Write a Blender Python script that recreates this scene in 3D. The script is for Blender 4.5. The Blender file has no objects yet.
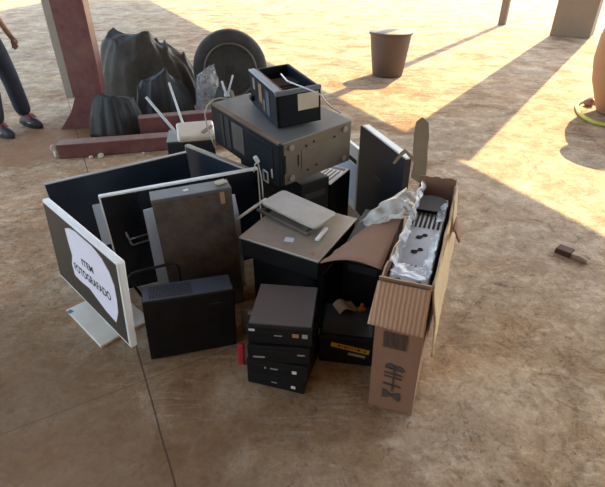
import bpy, bmesh, math, random
from mathutils import Vector, Matrix, Euler, noise
random.seed(7)
S = bpy.context.scene
COL = S.collection
PI = math.pi
R = math.radians

# ------------------------------------------------------------------ camera
CAM_H, PITCH, FOCAL = 1.5, R(32), 466.0
cam_d = bpy.data.cameras.new('camera')
cam_d.sensor_width = 36.0
cam_d.lens = 36.0 * FOCAL / 605.0
cam_d.clip_end = 300
cam = bpy.data.objects.new('camera', cam_d)
COL.objects.link(cam)
cam.location = (0, 0, CAM_H)
cam.rotation_euler = (PI / 2 - PITCH, 0, 0)
S.camera = cam


def at(px, py, z=0.0):
    """world point at height z seen at a photograph pixel"""
    a = (px - 302.5) / FOCAL
    b = (py - 243.5) / FOCAL
    d = Vector((a, math.cos(PITCH) - b * math.sin(PITCH), -math.sin(PITCH) - b * math.cos(PITCH)))
    return Vector((0, 0, CAM_H)) + d * ((z - CAM_H) / d.z)


# ------------------------------------------------------------------ materials
def mat(name, col, rough=0.6, metal=0.0, dust=None, amount=0.35, scale=6.0, bump=0.0, bscale=40.0,
        spec=0.5, col2=None, c2amount=0.4, c2scale=3.0, alpha=1.0, coat=0.0, trans=0.0):
    m = bpy.data.materials.new(name)
    m.use_nodes = True
    nt = m.node_tree
    N, L = nt.nodes, nt.links
    p = N['Principled BSDF']
    p.inputs['Roughness'].default_value = rough
    p.inputs['Metallic'].default_value = metal
    p.inputs['Specular IOR Level'].default_value = spec
    p.inputs['Alpha'].default_value = alpha
    p.inputs['Coat Weight'].default_value = coat
    p.inputs['Transmission Weight'].default_value = trans
    p.inputs['Base Color'].default_value = (*col, 1)
    tc = N.new('ShaderNodeTexCoord')
    last = None

    def layer(prev, c, sc, amt, det):
        nz = N.new('ShaderNodeTexNoise')
        nz.inputs['Scale'].default_value = sc
        nz.inputs['Detail'].default_value = det
        nz.inputs['Roughness'].default_value = 0.65
        L.new(tc.outputs['Object'], nz.inputs['Vector'])
        rp = N.new('ShaderNodeValToRGB')
        rp.color_ramp.elements[0].position = 0.35
        rp.color_ramp.elements[1].position = 0.72
        rp.color_ramp.elements[0].color = (0, 0, 0, 1)
        rp.color_ramp.elements[1].color = (amt, amt, amt, 1)
        L.new(nz.outputs['Fac'], rp.inputs['Fac'])
        mx = N.new('ShaderNodeMix')
        mx.data_type = 'RGBA'
        L.new(rp.outputs['Color'], mx.inputs[0])
        if prev is None:
            mx.inputs[6].default_value = (*col, 1)
        else:
            L.new(prev, mx.inputs[6])
        mx.inputs[7].default_value = (*c, 1)
        return mx.outputs[2]
    if col2:
        last = layer(last, col2, c2scale, c2amount, 5)
    if dust:
        last = layer(last, dust, scale, amount, 8)
    if last is not None:
        L.new(last, p.inputs['Base Color'])
    if bump:
        nz = N.new('ShaderNodeTexNoise')
        nz.inputs['Scale'].default_value = bscale
        nz.inputs['Detail'].default_value = 6
        L.new(tc.outputs['Object'], nz.inputs['Vector'])
        b = N.new('ShaderNodeBump')
        b.inputs['Strength'].default_value = bump
        b.inputs['Distance'].default_value = 0.01
        L.new(nz.outputs['Fac'], b.inputs['Height'])
        L.new(b.outputs['Normal'], p.inputs['Normal'])
    return m


DUST = (0.22, 0.17, 0.12)
M = {}
M['black'] = mat('black_plastic', (0.006, 0.0065, 0.008), 0.5, dust=(0.03, 0.027, 0.024), amount=0.25, scale=9, spec=0.22)
M['black_metal'] = mat('black_metal', (0.006, 0.007, 0.009), 0.45, dust=(0.03, 0.027, 0.024), amount=0.2, scale=7, spec=0.22)
M['black_dusty'] = mat('black_dusty', (0.035, 0.037, 0.042), 0.5, dust=(0.16, 0.13, 0.10), amount=0.4, scale=7)
M['charcoal'] = mat('charcoal_plastic', (0.018, 0.02, 0.027), 0.4, dust=(0.05, 0.048, 0.05), amount=0.3, scale=5, spec=0.35)
M['head_black'] = mat('glossy_black_plastic', (0.012, 0.011, 0.011), 0.55, dust=(0.04, 0.035, 0.03), amount=0.3, scale=20, spec=0.12)
M['void'] = mat('dark_recess', (0.004, 0.004, 0.005), 0.9)
M['screen'] = mat('dark_screen', (0.005, 0.006, 0.009), 0.22, dust=(0.03, 0.033, 0.04), amount=0.3, scale=4, spec=0.4)
M['screen_blue'] = mat('dark_blue_screen', (0.008, 0.014, 0.026), 0.3, dust=(0.035, 0.045, 0.065), amount=0.35, scale=4, spec=0.4)
M['screen_brown'] = mat('dusty_brown_screen', (0.026, 0.021, 0.017), 0.45, dust=(0.055, 0.044, 0.036), amount=0.5, scale=4)
M['white'] = mat('white_plastic', (0.80, 0.81, 0.80), 0.35, dust=(0.6, 0.54, 0.45), amount=0.3, scale=7)
M['cream'] = mat('cream_plastic', (0.74, 0.69, 0.58), 0.35, dust=(0.5, 0.42, 0.3), amount=0.4, scale=9)
M['silver'] = mat('silver_plastic', (0.27, 0.32, 0.39), 0.4, 0.15, dust=(0.42, 0.46, 0.52), amount=0.5, scale=9)
M['steel'] = mat('dull_steel', (0.32, 0.31, 0.29), 0.45, 0.5, dust=(0.30, 0.24, 0.17), amount=0.6, scale=5)
M['case_top'] = mat('dusty_grey_cover', (0.20, 0.21, 0.21), 0.4, 0.3, dust=(0.16, 0.13, 0.10), amount=0.7, scale=4)
M['case_side'] = mat('brown_dusty_metal', (0.12, 0.10, 0.078), 0.5, 0.2, dust=(0.20, 0.16, 0.12), amount=0.6, scale=6)
M['case_front'] = mat('blue_black_front', (0.006, 0.010, 0.017), 0.35, dust=(0.03, 0.026, 0.022), amount=0.35, scale=5, spec=0.18)
M['rust_strip'] = mat('rusty_strip', (0.20, 0.10, 0.05), 0.7, dust=(0.32, 0.25, 0.18), amount=0.5, scale=12)
M['rusty'] = mat('rusted_dark_metal', (0.030, 0.027, 0.025), 0.5, 0.2, col2=(0.13, 0.085, 0.055), c2amount=0.8, c2scale=9,
                 dust=(0.17, 0.15, 0.13), amount=0.5, scale=14)
M['rusty_top'] = mat('grey_black_rim', (0.09, 0.095, 0.10), 0.5, 0.2, dust=(0.16, 0.13, 0.10), amount=0.5, scale=14)
M['beige_metal'] = mat('beige_metal', (0.42, 0.39, 0.33), 0.35, 0.45, col2=(0.20, 0.15, 0.11), c2amount=0.6, c2scale=4,
                       dust=(0.42, 0.40, 0.36), amount=0.5, scale=6)
M['grey_plate'] = mat('grey_plate', (0.60, 0.58, 0.52), 0.45, 0.05, dust=(0.40, 0.35, 0.28), amount=0.5, scale=14)
M['pc_top'] = mat('grey_dusty_cover', (0.10, 0.095, 0.10), 0.45, 0.2, dust=(0.13, 0.10, 0.08), amount=0.6, scale=6)
M['tower_top'] = mat('slate_sheen_plastic', (0.05, 0.065, 0.09), 0.4, dust=(0.10, 0.105, 0.12), amount=0.4, scale=12)
M['red_steel'] = mat('dark_red_paint', (0.105, 0.022, 0.026), 0.5, dust=(0.22, 0.13, 0.10), amount=0.45, scale=8)
M['red_top'] = mat('dusty_red_paint', (0.20, 0.11, 0.09), 0.7, dust=(0.34, 0.25, 0.18), amount=0.6, scale=9)
M['grey_steel'] = mat('grey_steel', (0.27, 0.25, 0.23), 0.6, 0.2, dust=(0.30, 0.2, 0.14), amount=0.5)
M['concrete_end'] = mat('pale_mortar', (0.5, 0.45, 0.36), 0.9, bump=0.6)
M['red'] = mat('red_plastic', (0.42, 0.02, 0.03), 0.4)
M['paper'] = mat('white_paper', (0.74, 0.70, 0.80), 0.8, dust=(0.65, 0.6, 0.65), amount=0.5, scale=5)
M['paper_blue'] = mat('pale_blue_paper', (0.55, 0.63, 0.76), 0.7, dust=(0.68, 0.72, 0.78), amount=0.5, scale=6)
M['ink'] = mat('black_ink', (0.02, 0.02, 0.025), 0.8)
M['carton_ink'] = mat('carton_ink', (0.055, 0.04, 0.035), 0.8, dust=(0.12, 0.08, 0.06), amount=0.5, scale=30)
M['sticker'] = mat('white_sticker', (0.6, 0.6, 0.6), 0.6)
M['grey_sticker'] = mat('grey_sticker', (0.32, 0.31, 0.3), 0.6)
M['orange_sticker'] = mat('orange_sticker', (0.34, 0.19, 0.12), 0.6)
M['cream_label'] = mat('cream_label', (0.52, 0.48, 0.38), 0.6, dust=(0.4, 0.34, 0.25), amount=0.5, scale=9)
M['yellow'] = mat('yellow_sticker', (0.62, 0.33, 0.02), 0.6, dust=(0.25, 0.14, 0.01), amount=0.35, scale=60)
M['blue'] = mat('blue_sticker', (0.03, 0.17, 0.28), 0.5)
M['logo'] = mat('grey_lettering', (0.26, 0.26, 0.27), 0.5)
M['card'] = mat('brown_cardboard', (0.25, 0.13, 0.078), 0.85, dust=(0.20, 0.105, 0.065), amount=0.6, scale=8, bump=0.15, bscale=25)
M['card_edge'] = mat('torn_cardboard_edge', (0.50, 0.38, 0.23), 0.9, dust=(0.32, 0.2, 0.11), amount=0.6, scale=40)
M['card_green'] = mat('greenish_cardboard', (0.21, 0.155, 0.10), 0.9, dust=(0.29, 0.22, 0.15), amount=0.5, scale=14)
M['orange'] = mat('orange_plastic', (0.5, 0.16, 0.03), 0.5)
M['bag'] = mat('black_bag', (0.009, 0.009, 0.010), 0.6, dust=(0.035, 0.03, 0.024), amount=0.4, scale=5, bump=0.5, bscale=14)
M['tarp'] = mat('dark_tarp', (0.03, 0.028, 0.022), 0.6, dust=(0.10, 0.08, 0.06), amount=0.5, scale=8, bump=0.5, bscale=16)
M['rubber'] = mat('tyre_rubber', (0.014, 0.014, 0.015), 0.7, dust=(0.09, 0.075, 0.06), amount=0.4, scale=8)
M['rim'] = mat('wheel_grey', (0.12, 0.11, 0.105), 0.5, 0.5, dust=(0.15, 0.11, 0.08), amount=0.5)
M['jeans'] = mat('navy_jeans', (0.018, 0.022, 0.040), 0.85, dust=(0.05, 0.05, 0.07), amount=0.4, scale=9)
M['shirt'] = mat('grey_shirt', (0.12, 0.12, 0.13), 0.9)
M['skin'] = mat('skin', (0.33, 0.18, 0.12), 0.6)
M['hair'] = mat('dark_hair', (0.015, 0.01, 0.008), 0.6)
M['shoe'] = mat('dark_shoe', (0.025, 0.022, 0.026), 0.6, dust=(0.10, 0.07, 0.06), amount=0.4, scale=18)
M['sole'] = mat('shoe_sole', (0.02, 0.02, 0.02), 0.8)
M['pink'] = mat('pink_trim', (0.34, 0.08, 0.10), 0.6)
M['clay'] = mat('brown_clay', (0.33, 0.16, 0.075), 0.75, dust=(0.40, 0.21, 0.10), amount=0.4, scale=5)
M['dark_clay'] = mat('dark_brown_plastic', (0.10, 0.06, 0.04), 0.6)
M['hose'] = mat('yellow_green_hose', (0.50, 0.46, 0.04), 0.5, dust=(0.4, 0.35, 0.2), amount=0.4)
M['stone'] = mat('reddish_stone', (0.30, 0.15, 0.11), 0.9, bump=0.5, bscale=20)
M['wood_dark'] = mat('dark_brown_wood', (0.09, 0.045, 0.03), 0.8)
M['wood_pale'] = mat('pale_broken_wood', (0.42, 0.34, 0.24), 0.9, bump=0.6, bscale=60)
M['blue_slate'] = mat('blue_slate_plastic', (0.10, 0.13, 0.17), 0.4, dust=(0.14, 0.14, 0.14), amount=0.4)
M['tan_edge'] = mat('tan_rim', (0.27, 0.235, 0.18), 0.5)
M['glint'] = mat('glossy_dark_metal', (0.16, 0.165, 0.175), 0.2, 0.7)
M['cable'] = mat('beige_cable', (0.46, 0.42, 0.34), 0.5)
M['antenna'] = mat('pale_grey_antenna', (0.50, 0.53, 0.56), 0.4)
M['wall'] = mat('plaster', (0.20, 0.15, 0.11), 0.9, dust=(0.26, 0.20, 0.14), amount=0.5, scale=1.5)
M['roofing'] = mat('roof_sheet', (0.28, 0.24, 0.20), 0.7, dust=(0.2, 0.15, 0.11), amount=0.5, scale=1.2)


def film_mat(name, col, lo, hi):
    m = bpy.data.materials.new(name)
    m.use_nodes = True
    N, L = m.node_tree.nodes, m.node_tree.links
    out = N['Material Output']
    p = N['Principled BSDF']
    p.inputs['Base Color'].default_value = (*col, 1)
    p.inputs['Roughness'].default_value = 0.25
    t = N.new('ShaderNodeBsdfTransparent')
    mx = N.new('ShaderNodeMixShader')
    tc = N.new('ShaderNodeTexCoord')
    nz = N.new('ShaderNodeTexNoise')
    nz.inputs['Scale'].default_value = 18
    nz.inputs['Detail'].default_value = 5
    L.new(tc.outputs['Object'], nz.inputs['Vector'])
    rp = N.new('ShaderNodeValToRGB')
    rp.color_ramp.elements[0].position = 0.35
    rp.color_ramp.elements[0].color = (lo, lo, lo, 1)
    rp.color_ramp.elements[1].position = 0.65
    rp.color_ramp.elements[1].color = (hi, hi, hi, 1)
    L.new(nz.outputs['Fac'], rp.inputs['Fac'])
    L.new(rp.outputs['Color'], mx.inputs[0])
    L.new(t.outputs[0], mx.inputs[1])
    L.new(p.outputs[0], mx.inputs[2])
    L.new(mx.outputs[0], out.inputs['Surface'])
    return m


M['film'] = film_mat('cloudy_plastic_film', (0.62, 0.65, 0.68), 0.20, 0.95)
M['foam'] = film_mat('tan_foam_film', (0.46, 0.42, 0.37), 0.55, 0.95)
M['murky_film'] = film_mat('grey_plastic_film', (0.34, 0.34, 0.36), 0.15, 0.8)


def corrugated(name, c1, c2, scale, direction='X'):
    m = bpy.data.materials.new(name)
    m.use_nodes = True
    N, L = m.node_tree.nodes, m.node_tree.links
    p = N['Principled BSDF']
    p.inputs['Roughness'].default_value = 0.85
    tc = N.new('ShaderNodeTexCoord')
    w = N.new('ShaderNodeTexWave')
    w.bands_direction = direction
    w.inputs['Scale'].default_value = scale
    w.inputs['Distortion'].default_value = 1.2
    w.inputs['Detail'].default_value = 3
    L.new(tc.outputs['Object'], w.inputs['Vector'])
    rp = N.new('ShaderNodeValToRGB')
    rp.color_ramp.elements[0].color = (*c1, 1)
    rp.color_ramp.elements[1].color = (*c2, 1)
    L.new(w.outputs['Fac'], rp.inputs['Fac'])
    L.new(rp.outputs['Color'], p.inputs['Base Color'])
    b = N.new('ShaderNodeBump')
    b.inputs['Strength'].default_value = 0.3
    b.inputs['Distance'].default_value = 0.003
    L.new(w.outputs['Fac'], b.inputs['Height'])
    L.new(b.outputs['Normal'], p.inputs['Normal'])
    return m


M['card_flute'] = corrugated('corrugated_cardboard', (0.31, 0.17, 0.10), (0.47, 0.29, 0.175), 22)


def floor_mat():
    m = bpy.data.materials.new('worn_concrete')
    m.use_nodes = True
    N, L = m.node_tree.nodes, m.node_tree.links
    p = N['Principled BSDF']
    p.inputs['Roughness'].default_value = 0.78
    p.inputs['Specular IOR Level'].default_value = 0.12
    tc = N.new('ShaderNodeTexCoord')

    def nz(scale, det=6, rough=0.6, dist=0.0, stretch=None):
        n = N.new('ShaderNodeTexNoise')
        n.inputs['Scale'].default_value = scale
        n.inputs['Detail'].default_value = det
        n.inputs['Roughness'].default_value = rough
        n.inputs['Distortion'].default_value = dist
        if stretch:
            mp = N.new('ShaderNodeMapping')
            mp.inputs['Scale'].default_value = stretch
            mp.inputs['Rotation'].default_value = (0, 0, 0.5)
            L.new(tc.outputs['Object'], mp.inputs['Vector'])
            L.new(mp.outputs[0], n.inputs['Vector'])
        else:
            L.new(tc.outputs['Object'], n.inputs['Vector'])
        return n.outputs['Fac']

    def ramp(f, stops):
        r = N.new('ShaderNodeValToRGB')
        e = r.color_ramp.elements
        while len(e) < len(stops):
            e.new(0.5)
        for k, (pos, c) in enumerate(stops):
            e[k].position = pos
            e[k].color = (*c, 1)
        L.new(f, r.inputs['Fac'])
        return r.outputs['Color']

    def mix(f, a, b, mode='MIX'):
        x = N.new('ShaderNodeMix')
        x.data_type = 'RGBA'
        x.blend_type = mode
        if isinstance(f, float):
            x.inputs[0].default_value = f
        else:
            L.new(f, x.inputs[0])
        for s, v in ((6, a), (7, b)):
            if isinstance(v, tuple):
                x.inputs[s].default_value = (*v, 1)
            else:
                L.new(v, x.inputs[s])
        return x.outputs[2]

    sep = N.new('ShaderNodeSeparateXYZ')
    L.new(tc.outputs['Object'], sep.inputs[0])

    def math_(op, a, b=None, c_=None):
        n = N.new('ShaderNodeMath')
        n.operation = op
        for k, v in enumerate((a, b, c_)):
            if v is None:
                continue
            if isinstance(v, (int, float)):
                n.inputs[k].default_value = v
            else:
                L.new(v, n.inputs[k])
        return n.outputs[0]

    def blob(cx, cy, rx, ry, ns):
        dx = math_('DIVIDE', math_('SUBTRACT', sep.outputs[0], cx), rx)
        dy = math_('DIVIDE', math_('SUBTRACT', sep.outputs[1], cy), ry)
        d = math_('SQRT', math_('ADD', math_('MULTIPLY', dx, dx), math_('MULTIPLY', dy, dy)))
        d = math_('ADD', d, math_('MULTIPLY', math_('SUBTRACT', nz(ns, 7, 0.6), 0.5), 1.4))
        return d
    base = ramp(nz(1.6, 8, 0.62, 0.6), [(0.36, (0.255, 0.15, 0.083)), (0.48, (0.355, 0.24, 0.145)), (0.60, (0.46, 0.345, 0.235))])
    grey = ramp(nz(0.9, 6, 0.6, 1.0, (1.0, 1.8, 1)), [(0.46, (0, 0, 0)), (0.60, (0.75, 0.75, 0.75))])
    c = mix(grey, base, (0.43, 0.37, 0.295))
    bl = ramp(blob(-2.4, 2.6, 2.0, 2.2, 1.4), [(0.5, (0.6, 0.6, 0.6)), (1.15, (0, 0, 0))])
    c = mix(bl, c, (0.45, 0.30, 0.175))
    brt = ramp(blob(2.3, 2.4, 2.1, 2.3, 1.4), [(0.5, (0.55, 0.55, 0.55)), (1.15, (0, 0, 0))])  # extra brightness of the right side put into the floor colour
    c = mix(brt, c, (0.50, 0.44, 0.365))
    pale = ramp(nz(3.2, 9, 0.7, 1.2), [(0.52, (0, 0, 0)), (0.66, (0.7, 0.7, 0.7))])
    c = mix(pale, c, (0.56, 0.49, 0.40))
    dark = ramp(nz(4.5, 12, 0.78, 1.6), [(0.34, (0.9, 0.9, 0.9)), (0.46, (0, 0, 0))])
    c = mix(dark, c, (0.185, 0.125, 0.08))
    scr = ramp(nz(6.0, 10, 0.75, 2.0, (0.6, 2.6, 1)), [(0.52, (0, 0, 0)), (0.64, (0.6, 0.6, 0.6))])
    c = mix(scr, c, (0.54, 0.48, 0.40))
    grain = ramp(nz(60, 4, 0.7), [(0.3, (0.80, 0.80, 0.80)), (0.7, (1.1, 1.1, 1.1))])
    c = mix(1.0, c, grain, 'MULTIPLY')
    mid = ramp(nz(14, 10, 0.75, 1.2), [(0.36, (0.72, 0.70, 0.68)), (0.5, (1.0, 1.0, 1.0)), (0.64, (1.18, 1.18, 1.18))])
    c = mix(1.0, c, mid, 'MULTIPLY')
    big = ramp(nz(2.3, 8, 0.65, 1.5), [(0.38, (0.78, 0.74, 0.70)), (0.60, (1.12, 1.12, 1.12))])
    c = mix(1.0, c, big, 'MULTIPLY')
    pit = ramp(nz(22, 6, 0.6, 2.5), [(0.30, (0.55, 0.50, 0.46)), (0.42, (1.0, 1.0, 1.0))])
    c = mix(1.0, c, pit, 'MULTIPLY')
    # scratches / cracks
    vo = N.new('ShaderNodeTexVoronoi')
    vo.feature = 'DISTANCE_TO_EDGE'
    vo.inputs['Scale'].default_value = 1.3
    wob = N.new('ShaderNodeTexNoise')
    wob.inputs['Scale'].default_value = 2.5
    wob.inputs['Detail'].default_value = 6
    L.new(tc.outputs['Object'], wob.inputs['Vector'])
    add = N.new('ShaderNodeVectorMath')
    add.operation = 'MULTIPLY_ADD'
    add.inputs[1].default_value = (0.9, 0.9, 0.9)
    L.new(wob.outputs['Color'], add.inputs[0])
    L.new(tc.outputs['Object'], add.inputs[2])
    L.new(add.outputs[0], vo.inputs['Vector'])
    crack = ramp(vo.outputs['Distance'], [(0.0, (0.35, 0.35, 0.35)), (0.012, (0, 0, 0))])
    c = mix(crack, c, (0.16, 0.11, 0.075))
    # reddish earth trodden in at the left, under the steel beams
    b1 = ramp(blob(-2.35, 4.2, 0.75, 0.75, 2.2), [(0.45, (0.75, 0.75, 0.75)), (1.0, (0, 0, 0))])
    c = mix(b1, c, (0.30, 0.155, 0.085))
    c = mix(1.0, c, (1.05, 1.01, 0.90), 'MULTIPLY')
    b2 = ramp(blob(-1.3, 0.95, 2.0, 0.95, 2.0), [(0.4, (0.75, 0.75, 0.75)), (1.1, (0, 0, 0))])  # darker brown over the front left of the floor
    c = mix(b2, c, (0.215, 0.125, 0.062))

    # saw-cut joints in the slab
    def joint(p0, p1, w):
        dx, dy = p1[0] - p0[0], p1[1] - p0[1]
        ln = math.hypot(dx, dy)
        nx, ny = -dy / ln, dx / ln
        d = math_('ADD', math_('MULTIPLY', sep.outputs[0], nx), math_('MULTIPLY', sep.outputs[1], ny))
        d = math_('SUBTRACT', d, p0[0] * nx + p0[1] * ny)
        d = math_('ABSOLUTE', math_('ADD', d, math_('MULTIPLY', math_('SUBTRACT', nz(9, 3), 0.5), 0.006)))
        return math_('LESS_THAN', d, w)
    j1 = joint(at(155, 413), at(138, 352), 0.0035)
    j2 = math_('MULTIPLY', math_('LESS_THAN', sep.outputs[0], 0.1), joint(at(95, 399), at(236, 346), 0.0022))
    c = mix(math_('MULTIPLY', j1, 0.8), c, (0.075, 0.05, 0.035))
    c = mix(math_('MULTIPLY', j2, 0.6), c, (0.10, 0.065, 0.045))
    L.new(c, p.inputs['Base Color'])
    bm = N.new('ShaderNodeBump')
    bm.inputs['Strength'].default_value = 0.3
    bm.inputs['Distance'].default_value = 0.012
    h = math_('ADD', nz(7, 10, 0.7, 0.6), math_('MULTIPLY', nz(45, 5, 0.7), 0.25))
    L.new(h, bm.inputs['Height'])
    L.new(bm.outputs['Normal'], p.inputs['Normal'])
    return m


M['floor'] = floor_mat()


# ------------------------------------------------------------------ mesh builder
class MB:
    def __init__(self):
        self.bm = bmesh.new()
        self.mi = 0

    def _done(self, verts, loc, rot):
        if rot is not None:
            bmesh.ops.rotate(self.bm, verts=verts, cent=(0, 0, 0), matrix=Euler(rot).to_matrix())
        bmesh.ops.translate(self.bm, verts=verts, vec=loc)
        for f in {f for v in verts for f in v.link_faces}:
            f.material_index = self.mi
        return self

    def box(self, dims, loc=(0, 0, 0), rot=None, bev=0.0, seg=2):
        """box whose centre is at loc"""
        r = bmesh.ops.create_cube(self.bm, size=1)
        vs = r['verts']
        bmesh.ops.scale(self.bm, verts=vs, vec=dims)
        if bev:
            es = list({e for v in vs for e in v.link_edges})
            rr = bmesh.ops.bevel(self.bm, geom=es, offset=bev, segments=seg, affect='EDGES', profile=0.5)
            vs = list({v for f in rr['faces'] for v in f.verts} | {v for v in vs if v.is_valid})
            fs = set()
            st = list(vs)
            seen = set(vs)
            while st:
                v = st.pop()
                for e in v.link_edges:
                    o = e.other_vert(v)
                    if o not in seen:
                        seen.add(o)
                        st.append(o)
            vs = list(seen)
        return self._done(vs, loc, rot)

    def cyl(self, r, h, loc=(0, 0, 0), rot=None, n=24, r2=None):
        q = bmesh.ops.create_cone(self.bm, cap_ends=True, segments=n, radius1=r, radius2=r if r2 is None else r2, depth=h)
        return self._done(q['verts'], loc, rot)

    def tube(self, pts, r, n=10, closed=False, taper=None):
        pts = [Vector(p) for p in pts]
        k = len(pts)
        rings = []
        up = Vector((0, 0, 1))
        prev = None
        for i, p in enumerate(pts):
            a = pts[(i - 1) % k] if (closed or i) else p
            b = pts[(i + 1) % k] if (closed or i < k - 1) else p
            d = (b - a).normalized()
            if prev is None:
                s = d.cross(up)
                if s.length < 1e-3:
                    s = d.cross(Vector((1, 0, 0)))
            else:
                s = prev - d * prev.dot(d)
            s.normalize()
            prev = s
            t = d.cross(s)
            rr = r if taper is None else r + (taper - r) * i / max(1, k - 1)
            rings.append([self.bm.verts.new(p + (s * math.cos(2 * PI * j / n) + t * math.sin(2 * PI * j / n)) * rr) for j in range(n)])
        fs = []
        for i in range(k if closed else k - 1):
            A, B = rings[i], rings[(i + 1) % k]
            for j in range(n):
                fs.append(self.bm.faces.new((A[j], A[(j + 1) % n], B[(j + 1) % n], B[j])))
        if not closed:
            fs.append(self.bm.faces.new(rings[0]))
            fs.append(self.bm.faces.new(rings[-1]))
        for f in fs:
            f.material_index = self.mi
            f.smooth = True
        return self

    def lathe(self, prof, n=40, loc=(0, 0, 0), rot=None):
        rings = []
        for (r, z) in prof:
            rings.append([self.bm.verts.new((r * math.cos(2 * PI * j / n), r * math.sin(2 * PI * j / n), z)) for j in range(n)])
        fs = []
        for A, B in zip(rings[:-1], rings[1:]):
            for j in range(n):
                fs.append(self.bm.faces.new((A[j], A[(j + 1) % n], B[(j + 1) % n], B[j])))
        fs.append(self.bm.faces.new(rings[0]))
        fs.append(self.bm.faces.new(rings[-1]))
        for f in fs:
            f.smooth = True
        return self._done([v for q in rings for v in q], loc, rot)

    def prism(self, poly, th, loc=(0, 0, 0), rot=None):
        """polygon in local XZ, thickness th along y (from y=0 to y=-th)"""
        A = [self.bm.verts.new((x, 0, z)) for x, z in poly]
        B = [self.bm.verts.new((x, -th, z)) for x, z in poly]
        n = len(poly)
        self.bm.faces.new(A)
        self.bm.faces.new(B[::-1])
        for i in range(n):
            self.bm.faces.new((A[i], B[i], B[(i + 1) % n], A[(i + 1) % n]))
        return self._done(A + B, loc, rot)

    def sheet(self, fn, nu, nv, th=0.0):
        """grid fn(u,v)->Vector, thickened a little"""
        g = [[self.bm.verts.new(fn(i / nu, j / nv)) for j in range(nv + 1)] for i in range(nu + 1)]
        fs = []
        for i in range(nu):
            for j in range(nv):
                fs.append(self.bm.faces.new((g[i][j], g[i + 1][j], g[i + 1][j + 1], g[i][j + 1])))
        for f in fs:
            f.smooth = True
            f.material_index = self.mi
        if th:
            bmesh.ops.recalc_face_normals(self.bm, faces=fs)
            bmesh.ops.solidify(self.bm, geom=fs, thickness=th)
        return self

    def m(self, i):
        self.mi = i
        return self

    def build(self, name, mats, parent=None, loc=(0, 0, 0), rot=(0, 0, 0), smooth=False):
        bmesh.ops.recalc_face_normals(self.bm, faces=self.bm.faces)
        me = bpy.data.meshes.new(name)
        self.bm.to_mesh(me)
        self.bm.free()
        if not isinstance(mats, (list, tuple)):
            mats = [mats]
        for q in mats:
            me.materials.append(M[q])
        if smooth:
            for f in me.polygons:
                f.use_smooth = True
        o = bpy.data.objects.new(name, me)
        COL.objects.link(o)
        o.location = loc
        o.rotation_euler = rot
        o.parent = parent
        return o


def tag(o, label=None, cat=None, group=None, kind=None):
    if label:
        o['label'] = label
    if cat:
        o['category'] = cat
    if group:
        o['group'] = group
    if kind:
        o['kind'] = kind
    return o


def thing(name, label, cat, loc=(0, 0, 0), rot=(0, 0, 0), group=None):
    o = bpy.data.objects.new(name, None)
    COL.objects.link(o)
    o.location = loc
    o.rotation_euler = tuple(R(a) for a in rot)
    o.empty_display_size = 0.1
    return tag(o, label, cat, group)


def struct(o):
    o['kind'] = 'structure'
    return o


# ------------------------------------------------------------------ setting
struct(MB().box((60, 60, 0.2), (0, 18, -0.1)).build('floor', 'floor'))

SUN_AZ = Vector((0.56, 0.83, 0)).normalized()
SUN_EL = R(40)
ROOF_H = 6.7
OFF = SUN_AZ * (ROOF_H / math.tan(SUN_EL))


def eave(y):          # ground line of the roof edge's shadow, moved up-sun to the eave itself
    a, b = Vector((0.38, 5.87, 0)) + OFF, Vector((1.89, 2.5, 0)) + OFF
    t = (y - a.y) / (b.y - a.y)
    return (a.x + t * (b.x - a.x), y)


roof = MB()
poly = [eave(-6.2), eave(26), (-4.6, 26), (-4.6, -6.2)]
vs = [roof.bm.verts.new((x, y, ROOF_H + 0.12)) for x, y in poly]
ws = [roof.bm.verts.new((x, y, ROOF_H)) for x, y in poly]
roof.bm.faces.new(vs)
roof.bm.faces.new(ws)
for i in range(4):
    roof.bm.faces.new((vs[i], vs[(i + 1) % 4], ws[(i + 1) % 4], ws[i]))
struct(roof.build('ceiling', 'roofing'))
struct(MB().box((11.0, 0.2, ROOF_H), (0.9, -3.2, ROOF_H / 2)).build('light_block_wall', 'wall'))  # unseen wall added to block light from behind the camera
az = math.atan2(SUN_AZ.y, SUN_AZ.x)
pc = Vector((1.295, 4.21, 0)) + OFF
struct(MB().box((0.7, 0.76, ROOF_H), (0, 0, ROOF_H / 2), bev=0.01).build('pillar_1', 'wall', loc=(pc.x, pc.y, 0), rot=(0, 0, az)))  # pillar placed and sized to cast the wide shadow band on the floor
for k, q in enumerate(((0.40, 5.86, 0.16),)):
    pp = Vector((q[0], q[1], 0)) + OFF
    struct(MB().box((q[2], q[2], ROOF_H), (0, 0, ROOF_H / 2)).build('pillar_%d' % (k + 2), 'wall', loc=(pp.x, pp.y, 0), rot=(0, 0, az)))  # thin pillar placed to cast the narrow shadow stripe


# ------------------------------------------------------------------ repeated helpers
def strip_front(parent, name, m, x, z, w, h, y, th=0.0015, label=None):
    o = MB().box((w, th, h), (x, y - th / 2, z)).build(name, m, parent)
    if label:
        o['label'] = label
    return o


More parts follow.
